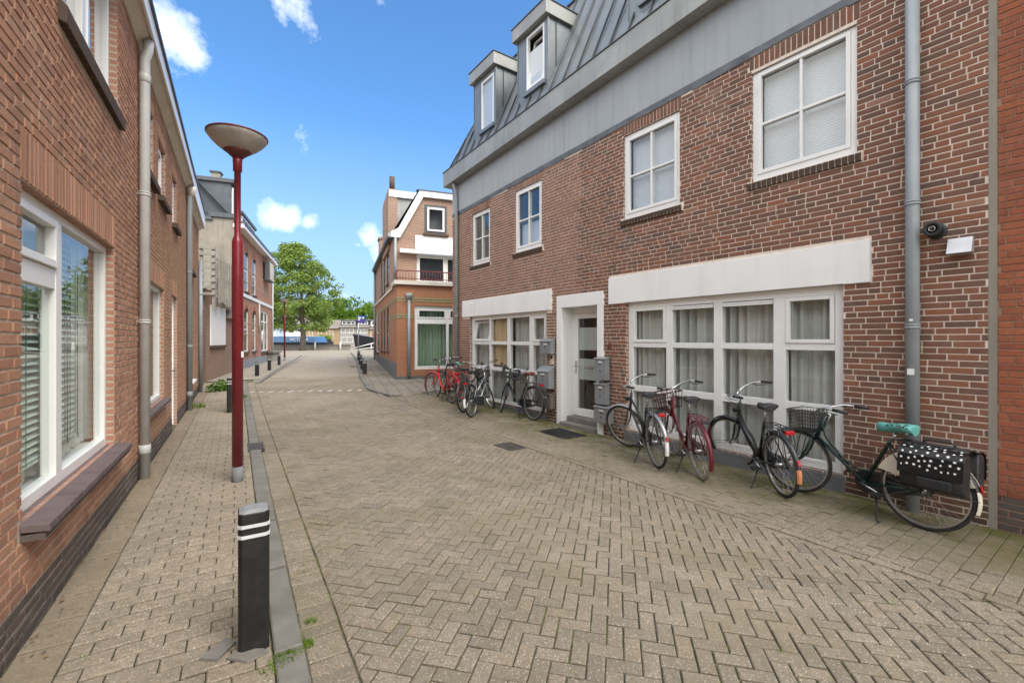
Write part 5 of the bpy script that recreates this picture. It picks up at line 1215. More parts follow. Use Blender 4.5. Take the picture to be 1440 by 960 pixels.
# ------------------------------------------------------------------ street furniture
def street_lamp(x, y, hgt, label, s=1.):
    z0 = hz(x, y); t = empty('street_lamp', (x, y, z0), 0, 0, label, 'street lamp', 'red post street lamps')
    p = MB(); hs = hgt-.40; p.tube([(0, 0, -.05), (0, 0, .19)], .0585, 20); p.build('base_sleeve', MAT['slate'], t)
    p = MB(); p.lathe([(.0575, .19), (.0575, hs-.93), (.055, hs-.9), (.034, hs-.84), (.034, hs-.10), (.047, hs-.095), (.047, hs+.0), (.05, hs+.01), (.05, hs+.06)], 24); p.build('post', MAT['lampred'], t)
    d = MB(); d.lathe([(.05, hs+.055), (.115, hs+.115), (.145, hs+.135)], 32, 0); d.build('shade_holder', MAT['lampcap'], t)
    b = MB(); b.lathe([(.141, hs+.134), (.21, hs+.185), (.268, hs+.242), (.30, hs+.285), (.306, hs+.305)], 40, 0); b.build('lamp_shade', MAT['lampbowl'], t)
    c = MB(); c.lathe([(.306, hs+.303), (.315, hs+.307), (.315, hs+.32), (.28, hs+.335), (.17, hs+.355), (.0, hs+.365)], 40, 0); c.build('lamp_cap', MAT['lampcap'], t)
    if hgt > 4.0 and y < 10:
        st = MB(); st.box(.055, .0585, -.02, .02, 1.45, 1.52); st.build('sticker', MAT['white'], t)
    return t
def bollard(x, y, h, label, rz=thL, w=.145, proto=[None], group='black bollards along the kerbs'):
    if proto[0] is None:
        t = empty('bollard', (x, y, hz(x, y)), rz, 0, label, 'bollard', group); c = .018; a = w/2
        oc = lambda a, z: [(-a+c, -a, z), (a-c, -a, z), (a, -a+c, z), (a, a-c, z), (a-c, a, z), (-a+c, a, z), (-a, a-c, z), (-a, -a+c, z)]
        def ring(mb, lv, m=0, cap=True):
            rs = [[mb.vert(p) for p in oc(A, z)] for A, z in lv]
            for i in range(len(rs)-1):
                for k in range(8): mb.face((rs[i][k], rs[i][(k+1)%8], rs[i+1][(k+1)%8], rs[i+1][k]), m)
            if cap: mb.face(rs[0][::-1], m); mb.face(rs[-1], m)
        b = MB(); ring(b, [(a, -.05), (a, .768)]); b.build('post', MAT['bollard'], t, bevel=.004)
        b = MB(); ring(b, [(a-.004, .7682), (a-.008, .772), (a*.6, .782), (a*.3, .785)]); b.build('cap', MAT['bolltop'], t)
        for z in (.645, .700): b = MB(); ring(b, [(a+.0025, z-.009), (a+.0025, z+.009)], 0); b.build('reflective_band', MAT['silver'], t)
        proto[0] = t
    else:
        t = proto[0].copy(); C.objects.link(t); t.location = (x, y, hz(x, y)); t.rotation_euler = (0, 0, rz); t['label'] = label
        for ch in proto[0].children: q = ch.copy(); C.objects.link(q); q.parent = t
    t.scale = (w/.145, w/.145, h/.78) if h != .78 else (1, 1, 1)
    return t
def letterbox(s, z0, z1, w, d, label, mat='grey', slope=.05, lid=True, name=True):
    p = Rw(s, 0); t = empty('letterbox', (p[0], p[1], 0), math.atan2(dR.y, dR.x), 0, label, 'letterbox', 'letterboxes beside the door')
    b = MB(); b.hexa([(0, -.032-d, z0), (w, -.032-d, z0), (w, -.032, z0), (0, -.032, z0), (0, -.032-d, z1-slope), (w, -.032-d, z1-slope), (w, -.032, z1), (0, -.032, z1)]); b.build('body', MAT[mat], t, bevel=.006)
    l = MB(); y = -.032-d; l.hexa([(-.012, y-.018, z1-slope-.012), (w+.012, y-.018, z1-slope-.012), (w+.012, -.03, z1+.002), (-.012, -.03, z1+.002), (-.012, y-.018, z1-slope), (w+.012, y-.018, z1-slope), (w+.012, -.03, z1+.014), (-.012, -.03, z1+.014)]); l.build('lid', MAT[mat], t, bevel=.004)
    k = MB(); k.box(w*.42, w*.58, y-.006, y+.002, z1-slope-.105, z1-slope-.085); k.lathe([(.0, -.012), (.011, -.01), (.011, 0)], 10, 0, (w*.5, y, (z0+z1)/2-.04), 'y'); k.build('lock', MAT['blackmat'], t)
    if name: k = MB(); k.box(w*.35, w*.65, y-.003, y+.002, z1-slope-.075, z1-slope-.045); k.build('name_plate', MAT['white'], t)
def furniture():
    street_lamp(-3.184, 5.156, 4.10, 'tall wine red street lamp with dusty bowl head near the left pavement edge')
    street_lamp(-15.4, 30.1, 4.2, 'distant red street lamp below the big tree')
    rF = math.atan2(xF.y, xF.x)
    bollard(-1.395, 2.40, .757, 'near black bollard with two silver bands beside the kerb grass tufts')
    x, y = -6.30, 9.95; bollard(x, y, .80, 'black bollard half hidden right behind the near red lamp post')
    bollard(-6.62, 10.75, .80, 'black bollard standing just past the one hidden by the lamp post')
    for (u, v, hp, lab) in ((361.5, 529, 20.5, 'black bollard nearest to the far left kerb corner'), (378.8, 521, 18.5, 'middle black bollard in front of the orange brick house'), (392.5, 513.5, 16.5, 'black bollard next to the concrete block by the far lamp')):
        Y = 15.
        for _ in range(30): X = (u-720)/F*Y; Y = (H-hz(X, Y))*F/(v-V0)
        bollard((u-720)/F*Y, Y, hp/F*Y, lab, rF, .14)
    for (u, v, hp, lab) in ((513., 526.5, 19.5, 'nearest of the black bollards before the corner house'), (509.5, 520, 16.5, 'second black bollard from the corner house slabs'), (507, 514, 15.5, 'third black bollard counting away from the corner house slabs'), (504.5, 507.5, 14, 'last black bollard below the blue parking sign')):
        Y = 15.
        for _ in range(30): X = (u-720)/F*Y; Y = (H-hz(X, Y))*F/(v-V0)
        bollard((u-720)/F*Y, Y, hp/F*Y, lab, rF, .16)
    # letterboxes
    letterbox(3.80, 1.355, 1.66, .36, .11, 'grey letterbox at top left of the door above the entry phone')
    letterbox(3.76, .655, 1.10, .385, .15, 'tall grey letterbox with sloping lid left of the door', slope=.10)
    letterbox(3.79, .25, .56, .37, .12, 'brown letterbox at the bottom left of the door', 'brownbox', slope=.02)
    letterbox(5.36, .935, 1.33, .27, .10, 'topmost of the three grey letterboxes right of the door', slope=.02)
    letterbox(5.36, .51, .885, .27, .10, 'middle grey letterbox right of the door', slope=.02)
    letterbox(5.36, .19, .48, .36, .12, 'lowest grey letterbox right of the door with rounded slot', slope=.015)
    p = Rw(4.0, 0); t = empty('entry_phone', (p[0], p[1], 0), math.atan2(dR.y, dR.x), 0, 'small white entry phone between the letterboxes left of the door', 'intercom')
    b = MB(); b.box(.0, .10, -.032, -.004, 1.14, 1.335); b.build('panel', MAT['cream'], t, bevel=.005); b = MB(); b.box(.02, .08, -.036, -.031, 1.255, 1.31); b.lathe([(0, -.038), (.008, -.037), (.008, -.03)], 10, 0, (.05, 0, 1.18), 'y'); b.build('camera_window', MAT['blackmat'], t)
    # mat, grates
    def flat(name, s, d, w, l, label, cat, bars, mat, dz=.012, n=14):
        q = Rw(s, d); t = MB(); z = hz(*q)+dz
        c = [Vector((*Rw(s+a, d+b), 0)) for a, b in ((0, 0), (w, 0), (w, l), (0, l))]; t.M = Matrix.Translation((0, 0, 0))
        def bx(a0, a1, b0, b1, z0, z1):
            P4 = [Rw(s+a, d+b) for a, b in ((a0, b1), (a1, b1), (a1, b0), (a0, b0))]; t.hexa([(x, y, hz(x, y)+z0) for x, y in P4]+[(x, y, hz(x, y)+z1) for x, y in P4])
        bx(0, w, 0, .025, 0, dz); bx(0, w, l-.025, l, 0, dz); bx(0, .025, .025, l-.025, 0, dz); bx(w-.025, w, .025, l-.025, 0, dz)
        for k in range(1, n): x = w*k/n; bx(x-.006*bars, x+.006*bars, .025, l-.025, 0, dz-.002)
        if bars == 1:
            for k in range(1, 8): y = l*k/8; bx(.025, w-.025, y-.004, y+.004, 0, dz-.003)
        else: bx(.02, w-.02, .02, l-.02, -.004, .002)
        o = t.build(name, mat); tag(o, label, cat)
    flat('door_mat', 4.60, .30, .74, .50, 'black rubber grid mat in front of the white framed door', 'doormat', 1, MAT['blackmat'], .016, 22)
    flat('drain_grate', 5.02, 1.72, .44, .32, 'iron drain grate in the road before the door', 'drain', 1.6, MAT['iron'], .012, 9)
    t = MB(); 
    for k in range(9):
        a = 7.0+k*.055
        P4 = [Lw(a, KW-.15), Lw(a+.03, KW-.15), Lw(a+.03, KW+.03), Lw(a, KW+.03)]; t.hexa([(x, y, .0) for x, y in P4]+[(x, y, .022) for x, y in P4])
    for b0 in (KW-.165, KW+.03):
        P4 = [Lw(6.93, b0), Lw(7.53, b0), Lw(7.53, b0+.02), Lw(6.93, b0+.02)]; t.hexa([(x, y, -.01) for x, y in P4][::-1]+[(x, y, .024) for x, y in P4][::-1])
    P4 = [Lw(6.93, KW-.15), Lw(7.53, KW-.15), Lw(7.53, KW+.03), Lw(6.93, KW+.03)]; t.poly([(x, y, .004) for x, y in P4])
    tag(t.build('drain_grate', MAT['iron']), 'iron gully grate set in the left kerb beyond the near lamp post', 'drain')
    # broken flag pieces by the near bollard
    for (pts, lab) in (([(-1.60, 2.27), (-1.50, 2.26), (-1.49, 2.40), (-1.57, 2.43)], 'small grey broken flagstone left of the near bollard foot'), ([(-1.46, 2.27), (-1.34, 2.25), (-1.27, 2.33), (-1.31, 2.345), (-1.45, 2.335)], 'broken grey flagstone under the near bollard front')):
        m = MB(); a = [m.vert((x, y, .012)) for x, y in pts]; b = [m.vert((x+(-1.43-x)*.03, y+(2.33-y)*.03, .024)) for x, y in pts]; n = len(pts); m.face(b)
        for k in range(n): m.face((a[k], a[(k+1)%n], b[(k+1)%n], b[k]))
        tag(m.build('broken_flagstone', MAT['kerb']), lab, 'flagstone')
    q = MB(); q.box(-17.2, -15.7, 29.2, 30.0, .1, .75, 0); q.box(-17.3, -15.6, 29.1, 30.1, .75, .85, 1); tag(q.build('concrete_block', [MAT['concrete'], MAT['kerb']]), 'low concrete block with slab top beside the far lamp', 'street furniture')
    # dry leaves and crumbs swept against the left wall and into the gutter, moss in the joints
    rng = random.Random(40); m = MB()
    for k in range(330):
        s_ = rng.uniform(2.0, 9.0); dd = abs(rng.gauss(0, .11))+.02 if k % 3 else KW+rng.gauss(.1, .06)
        x, y = Lw(s_, dd); sz = rng.uniform(.004, .016); a = rng.uniform(0, 6.28); z = hz(x, y)+.026; c = Vector((x, y, z)); u = Vector((math.cos(a), math.sin(a), rng.uniform(-.4, .4))); v = Vector((-math.sin(a), math.cos(a), rng.uniform(-.4, .4)))
        m.poly([c-u*sz, c-v*sz*.6, c+u*sz*.8, c+v*sz*.6])
    tag(m.build('litter', MAT['dryleaf']), kind='stuff')
    m = MB()
    for k in range(520):
        x = rng.uniform(-2.2, 4.6); y = rng.uniform(1.9, 7.5)
        if math.sin(x*1.7+y*.9)+math.sin(y*1.3-x*.6) < rng.uniform(-.6, 1.5): continue
        if (Vector((x, y))-OR).dot(iR) > -.1 or (Vector((x, y))-OL).dot(oL) < KW: continue
        for _ in range(rng.randint(4, 10)):
            bx, by = x+rng.gauss(0, .014), y+rng.gauss(0, .010); a = rng.uniform(0, 6.28); hh = rng.uniform(.006, .016); w = .0022; z = hz(bx, by)-.006
            m.poly([(bx-math.sin(a)*w, by+math.cos(a)*w, z), (bx+math.sin(a)*w, by-math.cos(a)*w, z), (bx+math.cos(a)*hh*.6, by+math.sin(a)*hh*.6, z+hh+.006)])
    tag(m.build('moss', MAT['grass']), kind='stuff')
    # weeds
    def tuft(x, y, n, h, sp, label, seed, dz=.015, mat='grass'):
        rng = random.Random(seed); m = MB()
        for _ in range(n):
            a = rng.uniform(0, 2*PI); r = sp*math.sqrt(rng.random()); bx, by = x+r*math.cos(a), y+r*math.sin(a)*.7; hh = h*rng.uniform(.4, 1); b = rng.uniform(0, 2*PI); w = .0035; l = rng.uniform(.2, .7)*hh
            z = hz(bx, by)+dz-.02; dx, dy = math.cos(b), math.sin(b)
            m.poly([(bx-dy*w, by+dx*w, z), (bx+dy*w, by-dx*w, z), (bx+dx*l*.4+dy*w*.7, by+dy*l*.4-dx*w*.7, z+hh*.6), (bx+dx*l, by+dy*l, z+hh), (bx+dx*l*.4-dy*w*.7, by+dy*l*.4+dx*w*.7, z+hh*.6)])
        tag(m.build('grass_tuft', MAT[mat]), label, 'grass tuft', 'grass tufts by the kerb')
    tuft(-1.16, 2.30, 130, .055, .07, 'largest grass tuft between the near bollard and the kerb', 1); tuft(-1.13, 2.42, 70, .045, .05, 'small grass tuft at the kerb behind the largest one', 2); tuft(-1.19, 2.62, 30, .035, .035, 'tiny grass sprout furthest along the near kerb', 3); tuft(-2.22, 2.28, 60, .03, .06, 'moss green tuft in the joint near the left house wall', 4); tuft(-1.2, 2.22, 60, .05, .06, 'grass tuft nearest the foot of the near bollard', 5)
    for k, (s, d, lab) in enumerate(((12.3, .18, 'weed tuft at the foot of the second drainpipe'), (13.4, 1.05, 'grass patch beside the bollard past the lamp post'))):
        x, y = Lw(s, d); tuft(x, y, 90, .16, .2, lab, 20+k)
    rng = random.Random(12); m = MB(); x0, y0 = Lw(15.6, .55)
    for _ in range(300):
        a = rng.uniform(0, 2*PI); r = .42*math.sqrt(rng.random()); x, y = x0+r*math.cos(a)*.8, y0+r*math.sin(a); z = hz(x, y)+rng.uniform(.0, .40)*(1-.6*r/.42); s = rng.uniform(.03, .07)
        u = Vector((rng.gauss(0, 1), rng.gauss(0, 1), rng.gauss(0, .5))).normalized(); v = u.cross(Vector((rng.gauss(0, 1), rng.gauss(0, 1), 1))).normalized(); c = Vector((x, y, z))
        m.poly([c-u*s, c-v*s*.55, c+u*s, c+v*s*.55])
    tag(m.build('weed_plant', MAT['weed']), 'leafy green weed clump at the corner where the brick annex starts', 'plant')
# ------------------------------------------------------------------ trees, canal, far bank
def leaves(mb, c, r, n, size, rng, squash=.8):
    for _ in range(n):
        d = Vector((rng.gauss(0, 1), rng.gauss(0, 1), rng.gauss(0, 1))).normalized(); q = r*rng.random()**.45
        p = Vector(c)+Vector((d.x*q, d.y*q, d.z*q*squash)); s = size*rng.uniform(.6, 1.25)
        nrm = (d*.6+Vector((rng.gauss(0, .6), rng.gauss(0, .6), .5+rng.gauss(0, .4)))).normalized(); u = nrm.cross(Vector((rng.gauss(0, 1), rng.gauss(0, 1), rng.gauss(0, 1)))).normalized(); v = nrm.cross(u)
        mb.poly([p-u*s, p-v*s*.55, p+u*s*1.05, p+v*s*.5])
def big_tree(x, y, label):
    z = hz(x, y)-.05; t = empty('street_tree', (x, y, z), 0, 0, label, 'tree'); rng = random.Random(17)
    tr = MB(); tr.tube([(0, 0, 0), (.03, 0, .35), (.05, .02, 1.6), (0, .05, 2.7), (-.1, .1, 4.6), (-.15, 0, 7.2), (-.2, 0, 9.4)], [.42, .32, .27, .24, .17, .10, .03], 12)
    prof = [(2.2, 3.0), (3.4, 4.8), (5.0, 5.0), (6.5, 5.1), (8., 4.4), (9.4, 3.3), (10.6, 2.1), (11.5, .8)]
    def rad(h):
        return interp(h, [p[0] for p in prof], [p[1] for p in prof])
    lf = MB(); K = .90; DX = -.85
    for k in range(26):
        h0 = rng.uniform(2.3, 7.5); a = k*2.4+rng.uniform(-.3, .3); h1 = min(10.8, h0+rng.uniform(1.2, 3.2)); rr = rad(h1)*rng.uniform(.5, .8); e = Vector((rr*math.cos(a)-.6, rr*math.sin(a), h1)); s = Vector((-.1, .05, h0))
        m = s.lerp(e, .5)+Vector((0, 0, .3)); r0 = .09*(1-h0/12); tr.tube([s, m, e], [r0, r0*.6, .02], 6)
        for _ in range(3):
            q = s.lerp(e, rng.uniform(.4, .9)); w = q+Vector((rng.uniform(-1, 1), rng.uniform(-1, 1), rng.uniform(.2, 1.1))); tr.tube([q, w], [.035, .012], 5)
    for k in range(420):
        h = rng.uniform(2.3, 11.5); R0 = rad(h); a = rng.uniform(0, 2*PI); q = R0*math.sqrt(rng.random())*(1+.12*math.sin(3*a+h)); q = max(q, R0*.35) if rng.random() < .7 else q
        leaves(lf, (q*K*math.cos(a)+DX, q*math.sin(a), h), rng.uniform(.45, .95), rng.randint(40, 70), .145, rng, .6)
    tr.build('trunk', MAT['bark'], t); lf.build('crown', MAT['leaf'], t)
def far_bank():
    rng = random.Random(31); m = MB()
    for k in range(150):
        x = rng.uniform(-105, -12); y = rng.uniform(112, 138); h = rng.uniform(9.5, 12.0)+1.4*math.sin(x*.23)
        for q in range(7): leaves(m, (x+rng.uniform(-2.6, 2.6), y+rng.uniform(-2, 2), h*rng.uniform(.3, .98)), rng.uniform(1.3, 2.3), 44, .5, rng, .8)
    tag(m.build('woods', MAT['leaf2']), kind='stuff')
    m = MB(); m.box(-60, -18.4, 50.4, 50.7, .3, .98, 0); m.box(-60, -18.3, 50.3, 50.8, .98, 1.06, 1)
    w = tag(m.build('quay_wall', [MAT['concrete'], MAT['kerb']]), 'low grey brown quay wall closing the end of the street', 'wall')
    for (x, lab) in ((-22.2, 'white post before the low quay wall below the blue boat bow'), (-19.35, 'thin white post at the low quay wall near the right end')):
        p = MB(); p.lathe([(.09, .4), (.09, 1.3), (.06, 1.36), (0, 1.38)], 10, 0, (x, 50.1, 0)); tag(p.build('mooring_post', MAT['white']), lab, 'post')
    rl = MB()
    for a, b in (((-18.3, 50.2, .55), (-13.6, 50.2, 1.75)), ((-18.0, 50.2, .45), (-13.6, 50.2, .95))): rl.tube([a, b], .05, 8)
    for x in (-18.1, -15.9, -13.7): rl.tube([(x, 50.2, .4), (x, 50.2, .6+(x+18.3)*.255)], .04, 8)
    tag(rl.build('gangway_railing', MAT['white']), 'white tube railing sloping up to the black boat', 'railing')
    # blue barge
    t = empty('houseboat', (-29.5, 58, 0), 0, 0, 'blue hulled barge with white cabin moored behind the quay wall', 'boat')
    b = MB(); L0, L1 = -4.2, 4.5
    b.hexa([(L0, -1.6, -.9), (L1-.5, -1.6, -.9), (L1-.5, 1.6, -.9), (L0, 1.6, -.9), (L0-.1, -1.9, 1.25), (L1+.25, -1.7, 1.25), (L1+.25, 1.7, 1.25), (L0-.1, 1.9, 1.25)], 1)
    b.hexa([(L0-.1, -1.92, 1.25), (L1+.25, -1.72, 1.25), (L1+.25, 1.7, 1.25), (L0-.1, 1.9, 1.25), (L0+.35, -1.75, 2.02), (L1-.15, -1.55, 2.02), (L1-.15, 1.6, 2.02), (L0+.35, 1.75, 2.02)], 0)
    b.build('hull', [MAT['bluehull'], MAT['hullblack']], t, bevel=.03); c = MB(); c.box(-7.2, -.9, -.9, 1.6, 1.0, 2.95, 0); c.box(-7.3, -.8, -1., 1.7, 2.95, 3.05, 0); c.build('cabin', MAT['white'], t)
    for x in (-3.5, -2.2): q = MB(); q.box(x, x+.85, -.94, -.901, 2.05, 2.6); q.build('window', MAT['glassfar'], t)
    pl = MB(); pl.M = Matrix.Translation((2.5, 0, 0)); pl.tube([(-.15, -.4, 2.0), (-.15, -.4, 3.9)], .19, 12); pl.tube([(-2.6, 0, 4.2), (-.3, -.2, 3.3)], .12, 8); pl.tube([(-2.6, 0, 4.6), (-.9, 0, 3.05)], .09, 8); pl.box(-3.4, -2.0, -.3, .3, 4.2, 4.45); pl.build('mast_crane', MAT['navy'], t)
    d = MB(); d.lathe([(.3, 3.85), (.44, 4.0), (.47, 4.3), (.36, 4.6), (.15, 4.74), (0, 4.77)], 16, 0, (2.35, -.4, 0)); d.build('dome', MAT['white'], t)
    text(t, 'VICTORIA', .52, Matrix.Translation((2.6, -1.87, 1.62)) @ FACE, MAT['white'], 'boat_name', .02)
    t = empty('black_boat', (-18, 57.5, 0), 0, 0, 'black hulled boat rising to a high bow behind the white railing', 'boat')
    b = MB(); b.hexa([(-2.0, -.3, -.6), (5, -1.4, -.6), (5, 1.4, -.6), (-2.0, .3, -.6), (-2.5, -.25, 2.35), (5, -1.7, 1.05), (5, 1.7, 1.05), (-2.5, .25, 2.35)]); b.build('hull', MAT['hullblack'], t, bevel=.04)
    c = MB(); c.box(.2, 4.4, -.7, .7, 1.2, 2.2); c.box(.0, 1.6, -.6, .6, 2.2, 2.38); c.build('cabin', MAT['deckred'], t)
    # houses on the far bank
    def hs(x0, x1, eave, ridge, wall, label, y=88., wins=(), dorm=None, roof='roofgrey', gable=False):
        t = empty('row_house', (x0, y, .2), 0, 0, label, 'building', 'houses across the canal'); L = x1-x0; w = MB(); w.box(0, L, 0, 7, -.2, eave, 0)
        if gable: w.prism([(0, eave), (L, eave), (L/2, ridge)], .0, .2, 0)
        w.build('wall', MAT[wall], t); r = MB()
        r.poly([(-.2, -.4, eave-.15), (L+.2, -.4, eave-.15), (L+.2, 3.5, ridge), (-.2, 3.5, ridge)]); r.poly([(-.2, 3.5, ridge), (L+.2, 3.5, ridge), (L+.2, 7.4, eave-.15), (-.2, 7.4, eave-.15)]); r.poly([(0, 0, eave-.01), (0, 7, eave-.01), (0, 3.5, ridge)]); r.poly([(L, 0, eave-.01), (L, 3.5, ridge), (L, 7, eave-.01)]); r.build('roof', MAT[roof], t)
        for (a, b, c, d, n) in wins: window(t, (a, b, c, d), -.03, .07, cols=[(a+(b-a)*k/n-.03, a+(b-a)*k/n+.03) for k in range(1, n)], depth=.06, glass='glassfar')
        if dorm:
            a, b, c, d, mat = dorm; q = MB(); q.box(a, b, .6, 3.5, c, d, 0); q.box(a-.1, b+.1, .4, 3.6, d, d+.15, 1); o = q.build('dormer', [MAT[mat], MAT['anthracite']], t); n = 3; window(o, (a+.2, b-.2, c+.25, d-.12), .53, .1, cols=[(a+(b-a)*k/n-.05, a+(b-a)*k/n+.05) for k in range(1, n)], depth=.06, glass='glassfar', nm='dormer_window')
    hs(-41.0, -34.2, 3.75, 5.45, 'tanwall', 'long tan brick house with wide grey roof behind the tree', wins=[(2.6, 3.3, 2.0, 3.1, 1), (4.3, 5.6, 1.6, 3.2, 2), (.8, 1.5, 2.0, 3.1, 1)])
    hs(-34.15, -30.9, 3.95, 5.5, 'greywall', 'grey house with dark dormer and white bay window across the canal', wins=[(.3, 2.8, 2.7, 3.6, 3), (.3, 2.7, .85, 1.9, 2)], dorm=(.1, 3.1, 4.15, 5.15, 'anthracite'))
    hs(-30.85, -28.4, 3.95, 5.5, 'greywall', 'grey house with row of narrow white windows left of the sign', wins=[(.25, 2.2, 2.65, 3.55, 3), (.4, 2.1, 1.0, 2.0, 1)], dorm=(.1, 2.3, 4.15, 5.15, 'anthracite'))
    hs(-28.35, -20, 3.6, 5.1, 'tanwall', 'tan house with white dormer next to the corner house edge', wins=[(.4, 2.6, 1.9, 3.2, 3)], dorm=(.2, 4.6, 4.05, 5.15, 'white'))
    hs(-56, -41.1, 3.6, 6.4, 'white', 'white house behind the barge cabin left of the tree', wins=[(8, 10, 1.5, 3.0, 2)])
    m = MB(); m.box(-38.6, -37.3, 83, 85, .2, 2.1); m.box(-38.8, -37.1, 82.9, 85.1, 2.1, 2.25); tag(m.build('garden_shed', MAT['cream']), 'cream garden shed beside the bright hedge', 'shed')
    m = MB(); rng = random.Random(5)
    for k in range(40): leaves(m, (-36.9+rng.uniform(-.2, 2.6), 84+rng.uniform(-.5, .5), rng.uniform(.6, 2.3)), .5, 34, .14, rng)
    tag(m.build('hedge', MAT['hedge']), 'bright green hedge before the tan house', 'hedge')
    m = MB(); m.box(-36.0, -33.3, 82, 83, .1, 1.3); m.box(-35.6, -33.6, 82.1, 82.9, 1.3, 1.7); tag(m.build('covered_boat', MAT['hullblack'], bevel=.1), 'dark covered sloop moored below the bright hedge', 'boat')
    m = MB(); m.box(-130, -5, 79.9, 80.2, -1.2, .35); tag(m.build('quay_wall', MAT['concrete']), 'far canal bank edge in front of the row houses', 'wall')
    # sign
    x, y = -9.75, 28.2; z = hz(x, y); t = empty('parking_sign', (x, y, z), R(15), 0, 'blue traffic sign with white and red symbols on a thin grey post', 'sign')
    p = MB(); p.tube([(0, 0, -.1), (0, 0, 2.75)], .032, 8); p.build('post', MAT['alu'], t); b = MB(); b.box(-.05, .42, -.06, -.04, 2.28, 2.70); b.build('sign_board', MAT['signblue'], t, bevel=.008)
    s = MB(); s.box(.0, .10, -.063, -.061, 2.42, 2.64); s.box(.10, .17, -.063, -.061, 2.53, 2.64); s.box(.23, .36, -.063, -.061, 2.52, 2.60); s.box(.26, .33, -.063, -.061, 2.60, 2.65); s.build('symbol', MAT['white'], t); s = MB(); s.hexa([(.12, -.066, 2.34), (.16, -.066, 2.32), (.16, -.064, 2.32), (.12, -.064, 2.34), (.30, -.066, 2.52), (.34, -.066, 2.50), (.34, -.064, 2.50), (.30, -.064, 2.52)]); s.box(.0, .12, -.064, -.061, 2.31, 2.37); s.build('red_symbol', MAT['redred'], t)

# ------------------------------------------------------------------ sky, sun, camera
def world():
    sc = bpy.context.scene; w = bpy.data.worlds.new('World'); sc.world = w; w.use_nodes = True; nt = w.node_tree; nt.nodes.clear()
    o = N(nt, 'ShaderNodeOutputWorld'); bg = N(nt, 'ShaderNodeBackground'); bg.inputs[1].default_value = SKY_STRENGTH; nt.links.new(bg.outputs[0], o.inputs[0])
    s = N(nt, 'ShaderNodeTexSky', sky_type='NISHITA'); s.sun_disc = False; s.sun_elevation = SUN_EL; s.sun_rotation = SUN_ROT; s.altitude = 0; s.air_density = 1.0; s.dust_density = .6; s.ozone_density = 1.6
    tc = N(nt, 'ShaderNodeTexCoord').outputs['Generated']
    n1 = noise(nt, 7, 8, .62, tc); n2 = noise(nt, 26, 6, .65, tc)
    tex = math_(nt, 'ADD', math_(nt, 'MULTIPLY', n1.outputs[0], .75), math_(nt, 'MULTIPLY', n2.outputs[0], .25))
    soft = None
    for (u, v, r, st) in ((243, 48, 62, 1.), (262, 70, 42, .95), (225, 90, 46, .55), (270, 28, 26, .7), (397, 305, 30, 1.), (384, 310, 22, .9), (408, 303, 24, 1.), (436, 312, 22, .7), (520, 333, 28, .95), (534, 350, 30, .9), (505, 345, 18, .6), (490, 412, 30, .5), (420, 20, 50, .30), (400, 28, 30, .28), (535, 5, 30, .36), (425, 205, 36, .34), (650, 120, 24, .34), (622, 140, 28, .33), (650, 215, 22, .75), (15, 20, 30, .5), (497, 75, 28, .32)):
        d = Vector(((u-720)/F, 1, -(v-V0)/F)).normalized(); rr = .80*r/F*(1/math.sqrt(1+((u-720)/F)**2+((v-V0)/F)**2))*1.15
        dn = N(nt, 'ShaderNodeVectorMath', operation='DISTANCE'); nt.links.new(tc, dn.inputs[0]); dn.inputs[1].default_value = d
        f = maprange(nt, dn.outputs['Value'], rr*1.25, 0, 0, st); soft = f if soft is None else math_(nt, 'MAXIMUM', soft, f)
    puff = math_(nt, 'ADD', soft, math_(nt, 'MULTIPLY', math_(nt, 'SUBTRACT', tex, .5), 2.6)); puff = math_(nt, 'MULTIPLY', maprange(nt, puff, .32, 1.15, 0, 1), math_(nt, 'GREATER_THAN', soft, .001))
    # broad unseen cloud cover overhead and behind the photographer, added for neutral white light
    sp = N(nt, 'ShaderNodeSeparateXYZ'); nt.links.new(tc, sp.inputs[0])
    back = maprange(nt, math_(nt, 'ADD', math_(nt, 'MULTIPLY', sp.outputs[1], -1.), math_(nt, 'MULTIPLY', sp.outputs[2], .72)), .0, .42, 0, 1)
    n3 = noise(nt, 2.6, 8, .6, tc); cov = math_(nt, 'MULTIPLY', back, maprange(nt, n3.outputs[0], .30, .52, 0, 1)); a = math_(nt, 'MAXIMUM', math_(nt, 'MULTIPLY', puff, .92), math_(nt, 'MULTIPLY', cov, .96))
    n4 = noise(nt, 5, 6, .6, tc); cl = ramp(nt, [(.25, (CLOUD*.72, CLOUD*.74, CLOUD*.77)), (.6, (CLOUD*1.02, CLOUD*1.0, CLOUD*.97))]); nt.links.new(n4.outputs[0], cl.inputs[0])
    sky = mixc(nt, 1., s.outputs[0], (SKYGAIN*.55, SKYGAIN*.88, SKYGAIN*1.12), 'MULTIPLY')
    # thin milky haze low over the horizon
    hzf = maprange(nt, sp.outputs[2], .0, .42, .92, 0.); sky = mixc(nt, hzf, sky, (1.8, 2.2, 3.2))
    nt.links.new(mixc(nt, a, sky, cl.outputs[0]), bg.inputs[0])
    l = bpy.data.lights.new('sun', 'SUN'); l.energy = SUN_E; l.angle = R(35); l.color = (1, .95, .87); lo = bpy.data.objects.new('sun', l); C.objects.link(lo)
    d = Vector((math.sin(SUN_ROT)*math.cos(SUN_EL), math.cos(SUN_ROT)*math.cos(SUN_EL), math.sin(SUN_EL))); lo.rotation_euler = d.to_track_quat('Z', 'Y').to_euler(); lo.location = (0, 0, 30)
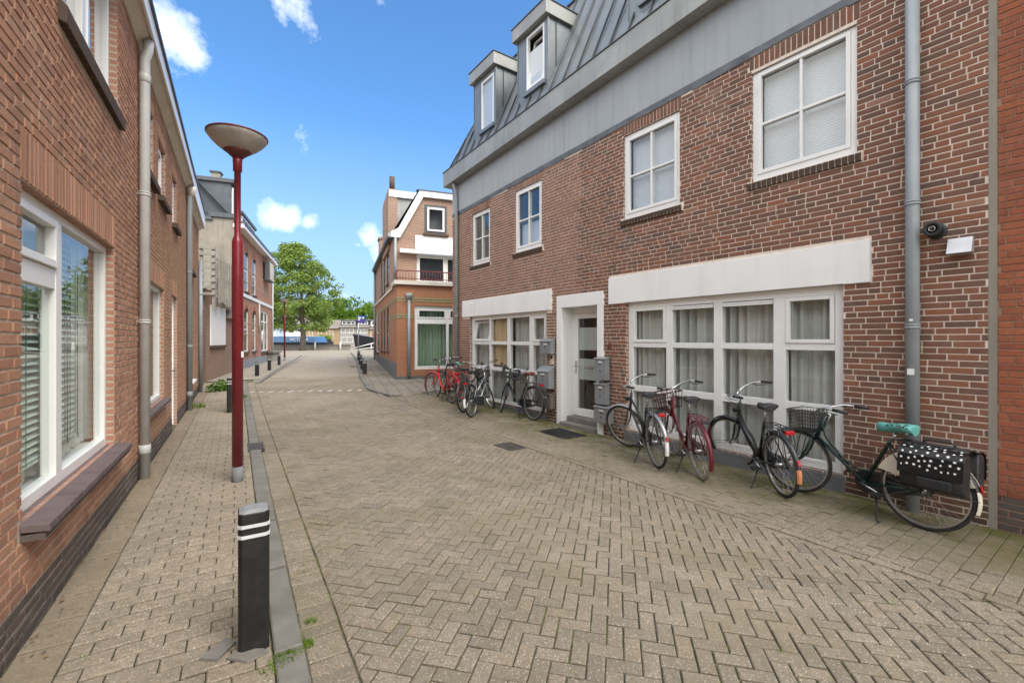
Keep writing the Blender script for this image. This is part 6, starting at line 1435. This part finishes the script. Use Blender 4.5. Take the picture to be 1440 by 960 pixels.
SKY_STRENGTH = .1; SUN_EL = R(50); SUN_ROT = R(135); SUN_E = 1.5; CLOUD = 9.; SKYGAIN = .90; EXPO = 1.5
def camera():
    sc = bpy.context.scene; c = bpy.data.cameras.new('camera'); o = bpy.data.objects.new('camera', c); C.objects.link(o); o.location = (0, 0, H); o.rotation_euler = (R(90), 0, 0)
    c.sensor_fit = 'HORIZONTAL'; c.sensor_width = 36; c.lens = 36*F/1440; c.shift_y = -(480-V0)/1440; c.clip_end = 3000; c.clip_start = .05; sc.camera = o
    v = sc.view_settings; v.view_transform = 'Standard'; v.look = 'None'; v.gamma = 1; v.exposure = EXPO; v.use_curve_mapping = False
    sc.render.engine = 'CYCLES'; sc.cycles.max_bounces = 8; sc.cycles.transparent_max_bounces = 16; sc.cycles.use_denoising = True; sc.cycles.sample_clamp_indirect = 6; sc.cycles.caustics_reflective = False; sc.cycles.caustics_refractive = False

build_mats()
for k, c, r, m in (('hall', (.20,.095,.055), .6, 0), ('dryleaf', (.20,.13,.07), .9, 0), ('hood', (.55,.55,.56), .45, .6), ('greenf', (.007,.024,.02), .3, 0), ('graphite', (.05,.052,.055), .35, .3), ('burg', (.12,.012,.022), .32, 0), ('burgd', (.06,.01,.015), .4, 0), ('silverp', (.42,.43,.44), .35, .6), ('redb', (.55,.022,.018), .3, 0), ('brownl', (.17,.05,.04), .5, 0), ('mintp', (.16,.36,.28), .5, 0), ('oilcloth', (.012,.012,.013), .25, 0), ('ivory', (.66,.60,.48), .5, 0), ('amber', (.62,.25,.11), .4, 0), ('deckred', (.35,.10,.06), .6, 0), ('tanwall', (.34,.24,.14), .85, 0), ('greywall', (.30,.29,.27), .85, 0), ('signblue', (.03,.11,.45), .4, 0)):
    MAT[k] = simple(k, c, r, m, var=.12, scale=7)
make_ground(); make_paving(); house_R(); neighbour(); terrace(); far_left(); corner_house(); bikes(); furniture()
big_tree(-22.9, 48.6, 'large broad green tree standing on the quay at the end of the street'); far_bank(); world(); camera()
